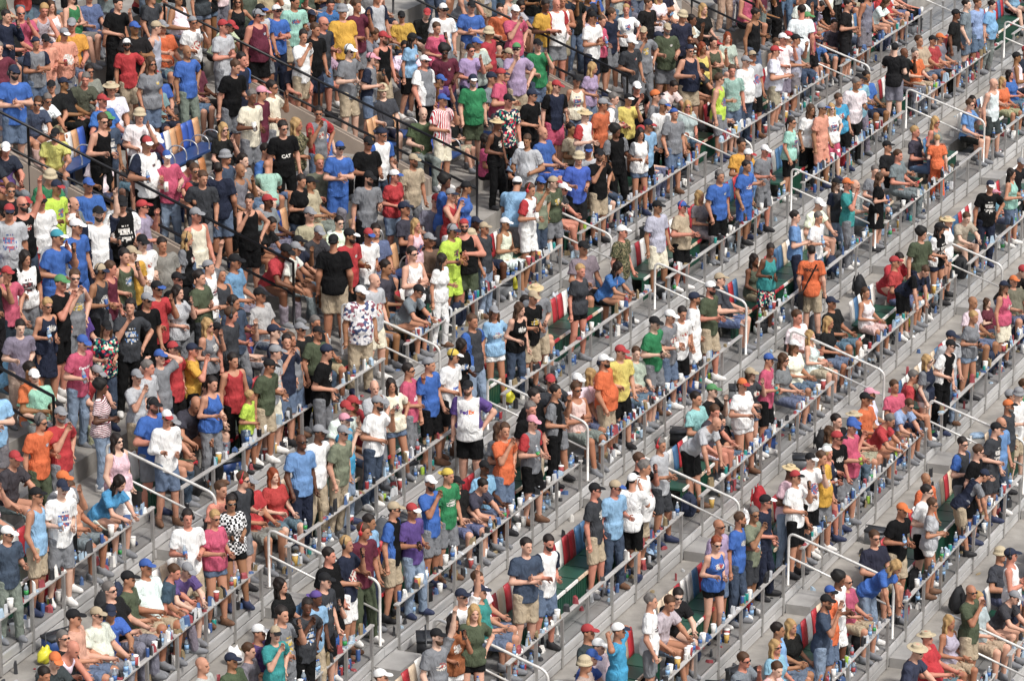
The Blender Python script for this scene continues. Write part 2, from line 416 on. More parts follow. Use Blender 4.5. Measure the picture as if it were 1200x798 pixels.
    def head_m(s): return Matrix.LocRotScale(Vector(s.hc.tolist()), Matrix(s.hM.tolist()), Vector((HSC, HSC, HSC)))

def hand_tubes(h, q):
    """palm, four bent fingers of unequal length and a thumb from the palm's side"""
    e, w = h.arm[q]; d = Vector((w - e).tolist()).normalized(); b = MB(); W = Vector(w.tolist())
    side = d.cross(Vector((-q * 1.0, .2, .1))).normalized(); nrm = side.cross(d).normalized()
    if nrm.y > 0: nrm = -nrm
    b.tube([W - d * .02, W + d * .03, W + d * .085], [.026, .036, .032], 7)
    for i, (o, L) in enumerate(((-.027, .062), (-.009, .075), (.009, .07), (.027, .055))):
        p0 = W + d * .08 + side * o; p1 = p0 + d * L * .5 + nrm * L * .12; p2 = p1 + d * L * .25 + nrm * L * .45
        b.tube([p0, p1, p2], [.0095, .009, .0075], 5)
    p0 = W + d * .03 - side * .03; b.tube([p0, p0 + d * .03 - side * .025 + nrm * .01, p0 + d * .058 - side * .022 + nrm * .03], [.012, .0105, .009], 5)
    return b

def body_mesh(h, hx=.016):
    F = Field(*h.bounds(), hx)
    for p in h.torso_p(): F.add(p, .05)
    F.add(Cone(h.tp((-.13, .015, 1.42)), h.tp((.13, .015, 1.42)), .06, .06), .05)
    F.add(Cone(h.tp((0, .02, 1.44)), h.hc + (h.hM @ np.array([0, .015, -.05])), .058, .052), .03)
    A = h.ra; T_ = h.rt
    for q in (-1, 1):
        e, w = h.arm[q]; F.add(Cone(h.sh[q], e, A[0] * 1.05, A[1]), .035); F.add(Cone(e, w, A[2], A[3]), .015)
        F.add(Cone(e, e + (w - e) * .4, A[2] * 1.06, A[2] * .95), .02)
        hp, kn, an = h.leg[q]; F.add(Cone(hp, kn, T_[0], T_[1]), .04); F.add(Cone(kn, an, T_[2] * .95, T_[3]), .02)
        F.add(Cone(kn + (an - kn) * .12 + V3(0, .015, 0), kn + (an - kn) * .5 + V3(0, .012, 0), T_[2] * .9, T_[2] * .78), .03)
        F.add(Ell(an + V3(0, -.05, -.04), (.036, .09, .035)), .03)
    M = h.hM; hp_ = lambda c, r, k=.02: F.add(Ell(h.hc + M @ np.array(c) * HSC, np.array(r) * HSC, M), k)
    hp_((0, .012, .035), (.075, .094, .087)); hp_((0, -.026, -.03), (.060, .068, .080), .03); hp_((0, -.058, -.082), (.036, .034, .028), .03)
    F.add(Cone(h.hc + M @ np.array([0, -.088, .004]) * HSC, h.hc + M @ np.array([0, -.108, -.026]) * HSC, .009, .013), .012)
    hp_((0, -.078, .03), (.05, .018, .012), .012)
    for q in (-1, 1): hp_((q * .078, .012, -.008), (.012, .02, .03), .008)
    v, fq = F.mesh(); v = list(map(tuple, v)); fq = [tuple(map(int, q)) for q in fq]
    c = np.array([np.mean([v[i] for i in q], 0) for q in fq]); loc = (c - h.hc) @ M / HSC
    fm = np.zeros(len(fq), int)
    for q in (-1, 1):
        fm[(np.abs(loc[:, 0] - q * .03) < .016) & (np.abs(loc[:, 2] - .004) < .0075) & (loc[:, 1] < -.06)] = 1
    fm[(np.abs(loc[:, 0]) < .026) & (np.abs(loc[:, 2] + .056) < .009) & (loc[:, 1] < -.06)] = 2
    fm = list(fm)
    for q in (-1, 1):
        b = hand_tubes(h, q); n = len(v); v += b.v; fq += [tuple(n + i for i in f) for f in b.f]; fm += [0] * len(b.f)
    return v, fq, fm

def folds(F, amp, seed):
    x, y, z = F.all(); F.F += (amp * 1.1 * np.sin(16 * z + 14 * x * np.sin(9 * z) + 8 * y + seed)).astype(np.float32); F.F += (amp * (np.sin(31 * z + 17 * x + seed) * np.sin(23 * x - 19 * y + 9 * z + seed * 2) + .6 * np.sin(47 * z - 29 * y + 13 * x))).astype(np.float32)

def shirt_mesh(h, kind, hx=.0185):
    F = Field(*h.bounds(), hx); inf = .016
    for p in h.torso_p(): F.add(p, .06, inf)
    c, r = h.torso[-2]
    F.add(Tube(h, r[0] + .012, r[1] + (.03 if h.fat and h.sex == 'm' else .012), -.02 if h.fat and h.sex == 'm' else .004, .80, 1.08), .05, inf)
    F.add(Cone(h.tp((-.13, .015, 1.415)), h.tp((.13, .015, 1.415)), .058, .058), .05, .014)
    for q in (-1, 1):
        e, w = h.arm[q]; s_ = h.sh[q]
        if kind == 'l':
            F.add(Cone(s_, e, h.ra[0] + .022, h.ra[1] + .018), .03); F.add(Cone(e, w - (w - e) * .06, h.ra[2] + .018, h.ra[3] + .014, True), .015)
        elif kind != 'k':
            F.add(Cone(s_, s_ + (e - s_) * .66, h.ra[0] + .022, h.ra[0] + .032, True), .03)
    folds(F, .0035, 1.0 if h.sex == 'm' else 2.3)
    x, y, z = F.all(); zl = h.zl(x, y, z); yl = h.yl(x, y, z)
    hem = (.875 if h.sex == 'f' else .84) + (.03 if h.sit else 0)
    F.F = np.maximum(F.F, hem + .008 * np.sin(22 * x + 5) - zl)
    if kind == 'k':
        for q in (-1, 1): F.sub(Cone(h.tp((q * (.20 if h.sex == 'm' else .175), .01, 1.33)), h.tp((q * .2, .01, 1.56)), .075, .10))
        F.F = np.maximum(F.F, -(np.sqrt(x ** 2 + (zl - 1.52) ** 2) - .105))
    else: F.F = np.maximum(F.F, -(np.sqrt(x ** 2 + (zl - 1.52 - .03 * (yl > 0)) ** 2 + .3 * (yl - .02) ** 2) - .072))
    return F.mesh()

def pants_mesh(h, kind, hx=.0185):
    F = Field(*h.bounds(), hx)
    for p in h.torso_p(-2): F.add(p, .05, .010)
    T_ = h.rt
    if kind == 'd' and not h.sit:
        F.add(Cone(h.tp((0, 0, .98)), h.tp((0, 0, .52)), .15, .20, True), .05)
        x, y, z = F.all()
    else:
        for q in (-1, 1):
            hp, kn, an = h.leg[q]
            t = {'s': .92, 'm': .36, 'd': .8}.get(kind, 1)
            e = hp + (kn - hp) * t; flare = .034 if kind == 's' else .02
            F.add(Cone(hp, e, T_[0] + .016, (T_[0] + (T_[1] - T_[0]) * t) + flare, kind != 'j'), .045)
            if kind == 'j': F.add(Cone(kn, an + V3(0, 0, -.03), T_[2] + .02, T_[3] + .024, True), .025)
    folds(F, .003, 4.0)
    x, y, z = F.all(); F.F = np.maximum(F.F, h.zl(x, y, z) - (1.0 if h.sex == 'f' else .985))
    return F.mesh()

def accessory(build, lo, hi, h=.0085):
    F = Field(lo, hi, h); build(F); v, f = F.mesh(); return mesh_of('accessory', v.tolist(), [tuple(map(int, q)) for q in f], True)
CR = Ell((0, .012, .035), (.075, .094, .087))
def keep_above(F, y0, z0, y1, z1):           # keep what lies above the line from (y0,z0) to (y1,z1)
    x, y, z = F.all(); F.F = np.maximum(F.F, (z0 + (z1 - z0) * (y - y0) / (y1 - y0)) - z)
def hairline(F):                             # forehead, temples in front of the ears, nape
    x, y, z = F.all(); zz = np.interp(y, [-.12, -.085, -.05, -.03, .02, .05, .11], [.085, .075, .062, .0, .012, -.05, -.07]).astype(np.float32)
    F.F = np.maximum(F.F, zz + .006 * np.sin(60 * x + 40 * y) - z)
def hair_under(F):                           # what shows below a cap or hat
    F.add(CR, .02, .007); folds(F, .003, 2.0); hairline(F); x, y, z = F.all(); F.F = np.maximum(F.F, z - .05)
def hair_under_tail(F):
    hair_under(F); F.add(Cone((0, .10, .04), (0, .14, -.04), .022, .03), .02); F.add(Cone((0, .14, -.04), (.02, .125, -.2), .028, .012), .02)
def hair_under_long(F):
    hair_long(F); x, y, z = F.all(); F.F = np.maximum(F.F, np.where(z > .045, .01 + (z - .045), -1).astype(np.float32))
def hair_short(F):
    F.add(Ell((0, .016, .042), (.080, .098, .092)), .02, .007); folds(F, .005, 2.0); hairline(F)
def hair_long(F):
    F.add(CR, .02, .016); F.add(Ell((0, .075, -.10), (.088, .05, .20)), .04)
    for q in (-1, 1): F.add(Cone((q * .075, .01, .04), (q * .095, -.005, -.20), .026, .022), .03)
    folds(F, .005, 1.0); x, y, z = F.all(); F.F = np.maximum(F.F, -(np.sqrt((x / .062) ** 2 + ((y + .12) / .085) ** 2 + ((z + .03) / .115) ** 2) - 1) * .06)
def hair_tail(F):
    hair_short(F); F.add(Cone((0, .10, .05), (0, .135, -.04), .024, .03), .02); F.add(Cone((0, .135, -.04), (.02, .125, -.2), .028, .012), .02)
def hair_afro(F):
    F.add(Ell((0, .03, .06), (.125, .12, .115)), .02); folds(F, .007, 3.0); x, y, z = F.all(); F.F = np.maximum(F.F, -(np.sqrt((x / .072) ** 2 + ((y + .12) / .10) ** 2 + ((z + .03) / .11) ** 2) - 1) * .06)
def cap_(F):
    F.add(Ell((0, .012, .042), (.086, .106, .094)), .01); keep_above(F, -.1, .052, .11, .018)
    F.add(Ell((0, .01, .134), (.012, .012, .008)), .006)
def brim_(F): F.add(Ell((0, -.118, .050), (.072, .074, .010), rotx(R(12))), .012); F.sub(Ell((0, .012, .042), (.080, .100, .094)))
def cap_back(F):
    F.add(Ell((0, .012, .042), (.086, .106, .094)), .01); keep_above(F, -.1, .066, .11, .012); F.add(Ell((0, .135, .02), (.068, .06, .010), rotx(R(14))), .012)
def hat_brim(F):
    F.add(Cone((0, .01, .05), (0, .01, .115), .092, .078, True), .01); keep_above(F, -.1, .045, .11, .045); F.add(Ell((0, .008, .052), (.150, .172, .012)), .012)
def hat_bucket(F):
    F.add(Ell((0, .01, .05), (.088, .106, .085)), .01); keep_above(F, -.1, .045, .11, .03); F.add(Cone((0, .008, .045), (0, .008, .03), .115, .125), .01)
    x, y, z = F.all(); F.F = np.maximum(F.F, .012 - z); F.F = np.maximum(F.F, np.where(np.sqrt(x ** 2 + (y - .01) ** 2) > .1, z - .052, -1))
def phones(F):
    pts = [(.094 * math.cos(t), .01, .02 + .115 * math.sin(t)) for t in np.linspace(0, math.pi, 15)]
    for a, b in zip(pts, pts[1:]): F.add(Cone(a, b, .010, .010), .004)
    for q in (-1, 1): F.add(Ell((q * .092, .01, -.005), (.026, .036, .044)), .01)
def shades(F):
    for q in (-1, 1):
        F.add(Ell((q * .033, -.088, .006), (.029, .014, .019)), .004); F.add(Cone((q * .06, -.078, .012), (q * .08, .01, .01), .006, .006), .004)
    F.add(Cone((-.015, -.098, .01), (.015, -.098, .01), .006, .006), .004)
def beard_(F):
    F.add(Ell((0, -.026, -.03), (.060, .068, .080)), .02, .003); F.add(Ell((0, -.058, -.082), (.036, .034, .028)), .03, .006); folds(F, .003, 1.0)
    x, y, z = F.all(); F.F = np.maximum(F.F, z + .042 - .5 * np.maximum(np.abs(x) - .035, 0)); F.F = np.maximum(F.F, y - .005)
    F.sub(Ell((0, -.115, -.052), (.026, .03, .012)))
ACC = {}
def acc(name):
    if name not in ACC:
        fn, lo, hi = {'hair': (hair_short, (-.13, -.13, -.12), (.13, .15, .18)), 'under': (hair_under, (-.13, -.13, -.12), (.13, .15, .10)), 'undertail': (hair_under_tail, (-.13, -.13, -.26), (.13, .19, .10)), 'underlong': (hair_under_long, (-.16, -.14, -.36), (.16, .18, .12)), 'long': (hair_long, (-.16, -.14, -.36), (.16, .18, .18)), 'tail': (hair_tail, (-.13, -.13, -.26), (.13, .19, .18)),
            'afro': (hair_afro, (-.17, -.15, -.12), (.17, .2, .22)), 'cap': (cap_, (-.13, -.24, -.02), (.13, .14, .17)), 'brim': (brim_, (-.11, -.24, 0), (.11, .02, .09)), 'capb': (cap_back, (-.13, -.13, -.04), (.13, .24, .17)), 'hat': (hat_brim, (-.2, -.22, 0), (.2, .23, .18)),
            'bucket': (hat_bucket, (-.17, -.17, -.02), (.17, .18, .17)), 'headphones': (phones, (-.15, -.06, -.08), (.15, .08, .17)), 'sunglasses': (shades, (-.11, -.13, -.04), (.11, .04, .05)), 'beard': (beard_, (-.1, -.14, -.16), (.1, .06, 0))}[name]
        ACC[name] = accessory(fn, lo, hi, .0085 if name not in ('sunglasses',) else .006); ACC[name].name = name
    return ACC[name]
def shoe_field(F):
    F.add(Ell((0, -.075, .038), (.050, .128, .052)), .01); F.add(Cone((0, -.05, .05), (0, .02, .10), .044, .05), .03); F.add(Cone((0, .02, .05), (0, .025, .125), .045, .05, True), .03); F.add(Ell((0, .02, .03), (.042, .06, .045)), .02)
    x, y, z = F.all(); F.F = np.maximum(F.F, .002 - z)
SHOE = None
TEMPL = {}
def templ(pose, sex, fat):
    key = (pose, sex, fat)
    if key not in TEMPL:
        h = Human(*key); v, f, fm = body_mesh(h)
        TEMPL[key] = {'h': h, 'body': mesh_of('body', v, f, True, None, None), 'fm': fm}
        me = TEMPL[key]['body']
        for _ in range(3): me.materials.append(None)
        me.polygons.foreach_set('material_index', np.asarray(fm, np.int32))
    return TEMPL[key]
def cloth(t, kind, what):
    k = what + kind
    if k not in t:
        v, f = (shirt_mesh if what == 'shirt' else pants_mesh)(t['h'], kind)
        t[k] = mesh_of(what, v.tolist(), [tuple(map(int, q)) for q in f], True)
        if what == 'shirt': t['bvh' + kind] = BVHTree.FromPolygons(v.tolist(), [tuple(map(int, q)) for q in f])
    return t[k]

# ------------------------------------------------------------------ clothes and skin colours
COL = dict(wht=('f0efec', 'white'), blk=('141416', 'black'), gry=('7d8085', 'grey'), chr=('3b3e43', 'charcoal'), lgr=('b3b6bb', 'light grey'), nvy=('232b42', 'navy'), blu=('2f62c4', 'royal blue'),
    sky=('7fb4e0', 'light blue'), cya=('2f9fd6', 'bright cyan'), tea=('2a9a98', 'teal'), grn=('2a8f52', 'green'), olv=('4f5a40', 'olive'), olg=('7c8468', 'sage green'), lim=('c8f03a', 'neon yellow'), yel=('e8cf58', 'yellow'), gld=('eaa92c', 'gold'),
    org=('f3642f', 'orange'), red=('cf2e33', 'red'), mar=('6e2438', 'maroon'), pnk=('d9476b', 'coral pink'), lpk=('eab9c4', 'pale pink'), pur=('5b3f92', 'purple'), lav=('a98fb8', 'lavender'), lavt=('b4b3c8', 'pale lavender'), tan=('bba583', 'tan'), brn=('7b5c42', 'brown'),
    rus=('a4562c', 'rust brown'), crm=('e9dfc0', 'cream'), sal=('ef9474', 'salmon'), mnt=('93d3bf', 'mint green'), den=('5c7393', 'denim blue'), ldn=('7f97b5', 'faded denim'), ddn=('3c4c66', 'dark slate blue'), blh=('5d8fd0', 'heather blue'),
    flo=('40414a', 'floral patterned'), plt=('7fa39a', 'plaid'), usa=('e8e6e6', 'red and white striped'), cam=('6d6a55', 'camouflage'), mars=('8e3a48', 'maroon and white striped'), nvp=('2d3658', 'navy striped'), flw=('e3e1e2', 'white patterned'), plc=('d0d0d0', 'black and white checked'))
HAIRC = dict(d='1f1713', e='4a3322', l='a9895c', g='68635f', r='7d3b20', k='15120f', b='4a3322')
CAPC = dict(w=('eceae6', 'white'), k=('1a1b1e', 'black'), n=('222b45', 'navy'), b=('2b58b8', 'blue'), r=('c52e30', 'red'), o=('f06d2a', 'orange'), g=('8a8c90', 'grey'), G=('4f9b55', 'green'), t=('b79f7a', 'tan'), y=('e3bd35', 'yellow'), p=('e88ba0', 'pink'), v=('5a3f98', 'purple'), T=('2a9ab0', 'teal'))
SKIN = ['c98f74', 'bf8264', 'd39d82', 'b57a5c', 'c4886c', 'c97f68', 'd8ab92', 'ad7052']; SKIN_D = ['5a3a2a', '6b4633']; SKIN_M = ['a06d4c', '94643f']

def faded(hexc, s=.70, v=.97):
    c = [int(hexc[i:i + 2], 16) for i in (0, 2, 4)]; g = sum(c) / 3
    return ''.join('%02x' % max(0, min(255, round((g + (x - g) * s) * v))) for x in c)
COL = {k: (faded(c), n) for k, (c, n) in COL.items()}
CAPC = {k: (faded(c), n) for k, (c, n) in CAPC.items()}
SKIN = [faded(c, .84, 1.0) for c in SKIN]; SKIN_M = [faded(c, .85, 1.0) for c in SKIN_M]
def wrinkle(m):
    N, L = m.node_tree.nodes, m.node_tree.links
    wn_ = N.new('ShaderNodeTexNoise'); wn_.inputs['Scale'].default_value = 5.5; wn_.inputs['Distortion'].default_value = 1.6; wn_.inputs['Detail'].default_value = 3
    wm = N.new('ShaderNodeMapping'); wm.inputs['Scale'].default_value = (1.5, 1.5, .8); wm.inputs['Rotation'].default_value = (.3, .4, 0); wc = N.new('ShaderNodeTexCoord')
    L.new(wc.outputs['Object'], wm.inputs[0]); L.new(wm.outputs[0], wn_.inputs['Vector'])
    wb = N.new('ShaderNodeBump'); wb.inputs['Strength'].default_value = 1.0; wb.inputs['Distance'].default_value = .045; L.new(wn_.outputs['Fac'], wb.inputs['Height'])
    fb = [n for n in N if n.type == 'BUMP' and n is not wb][0]; L.new(wb.outputs[0], fb.inputs['Normal'])
def cloth_mat(code, wear='cloth'):
    name = wear + '_' + code
    if name in MATS: return MATS[name]
    m = surface(name, COL[code][0], .88, 0, .16, 6.0, .15, 70, .25)
    N, L = m.node_tree.nodes, m.node_tree.links; b = N['Principled BSDF']
    b.inputs['Sheen Weight'].default_value = .0; b.inputs['Specular IOR Level'].default_value = .15
    wrinkle(m)
    tc = N.new('ShaderNodeTexCoord')
    def two(fac, c1, c2):
        mx = N.new('ShaderNodeMix'); mx.data_type = 'RGBA'; mx.inputs[6].default_value = lin(c1); mx.inputs[7].default_value = lin(c2)
        rp = N.new('ShaderNodeMath'); rp.operation = 'GREATER_THAN'; rp.inputs[1].default_value = .5; L.new(fac, rp.inputs[0]); L.new(rp.outputs[0], mx.inputs[0])
        L.new(mx.outputs[2], b.inputs['Base Color'])
    if code in ('usa', 'mars', 'nvp'):
        w = N.new('ShaderNodeTexWave'); w.wave_type = 'BANDS'; w.bands_direction = 'X' if code == 'usa' else 'Z'; w.inputs['Scale'].default_value = 9 if code == 'usa' else 11
        L.new(tc.outputs['Object'], w.inputs['Vector']); two(w.outputs['Fac'], *{'usa': ('efecea', 'c23a44'), 'mars': ('efe6e6', '7c2638'), 'nvp': ('2a3354', '8c90a8')}[code])
    elif code in ('plt', 'plc'):
        w = N.new('ShaderNodeTexChecker'); w.inputs['Scale'].default_value = 26 if code == 'plc' else 34
        L.new(tc.outputs['Object'], w.inputs['Vector']); two(w.outputs['Fac'], *(('eeeeee', '202022') if code == 'plc' else ('b9cfc6', '4c7c70')))
    elif code in ('flo', 'cam', 'flw'):
        v = N.new('ShaderNodeTexVoronoi' if code != 'cam' else 'ShaderNodeTexNoise'); v.inputs['Scale'].default_value = {'flo': 26, 'cam': 16, 'flw': 20}[code]
        L.new(tc.outputs['Object'], v.inputs['Vector']); cr = N.new('ShaderNodeValToRGB'); cr.color_ramp.interpolation = 'CONSTANT'
        sep = N.new('ShaderNodeSeparateColor'); L.new(v.outputs['Color'], sep.inputs[0]); L.new(sep.outputs[0], cr.inputs[0])
        cs = {'flo': ('1f2a33', 'c23b4e', '2f8f7a', 'e3d9c4', '2c3a58'), 'cam': ('4a4c38', '4a4c38', '857c60', '36362c', '9a9078'), 'flw': ('e6e4e4', 'e6e4e4', 'e6e4e4', '8d5a66', '4d5878')}[code]
        el = cr.color_ramp.elements; el[0].position = 0; el[0].color = lin(cs[0]); el[1].position = .8; el[1].color = lin(cs[4])
        for p, c in zip((.3, .5, .65) if code != 'cam' else (.4, .5, .58), cs[1:4]): e = el.new(p); e.color = lin(c)
        L.new(cr.outputs[0], b.inputs['Base Color'])
    elif wear == 'trousers' and code in ('den', 'ldn', 'ddn'): pass
    return m
def skin_mat(hexc):
    n = 'skin_' + hexc
    if n in MATS: return MATS[n]
    m = surface(n, hexc, .55, 0, .07, 14, .15, 60, .4); b = m.node_tree.nodes['Principled BSDF']
    b.inputs['Subsurface Weight'].default_value = 0.0
    return m
m_eye = surface('eye_dark', '4a3226', .4); m_lip = surface('lip', '9c5a4e', .5)  # dark eye patches: the eyes plus brow shadow painted into the sockets
def hair_mat(c): return surface('hair_' + c, HAIRC[c], .6, 0, .25, 30, .6, 90, .4)
def cap_mat(c): return surface('cap_' + c, CAPC[c][0], .8, 0, .1, 14, .3, 60, .3)
m_straw = surface('straw', 'c9b58c', .8, 0, .12, 40, .5, 90); m_shade = surface('dark_lens', '0d0d10', .12, 0, .02, 5)
m_hp = {'k': surface('headphone_black', '1c1c1f', .4), 'r': surface('headphone_red', 'b3262c', .4)}
SHOES = [surface('shoe_' + n, c, .7, 0, .1, 20, .2, 50) for n, c in (('white', 'dcdad6'), ('black', '1f1f22'), ('grey', '77797d'), ('brown', '6b4c38'), ('navy', '2a3350'))]

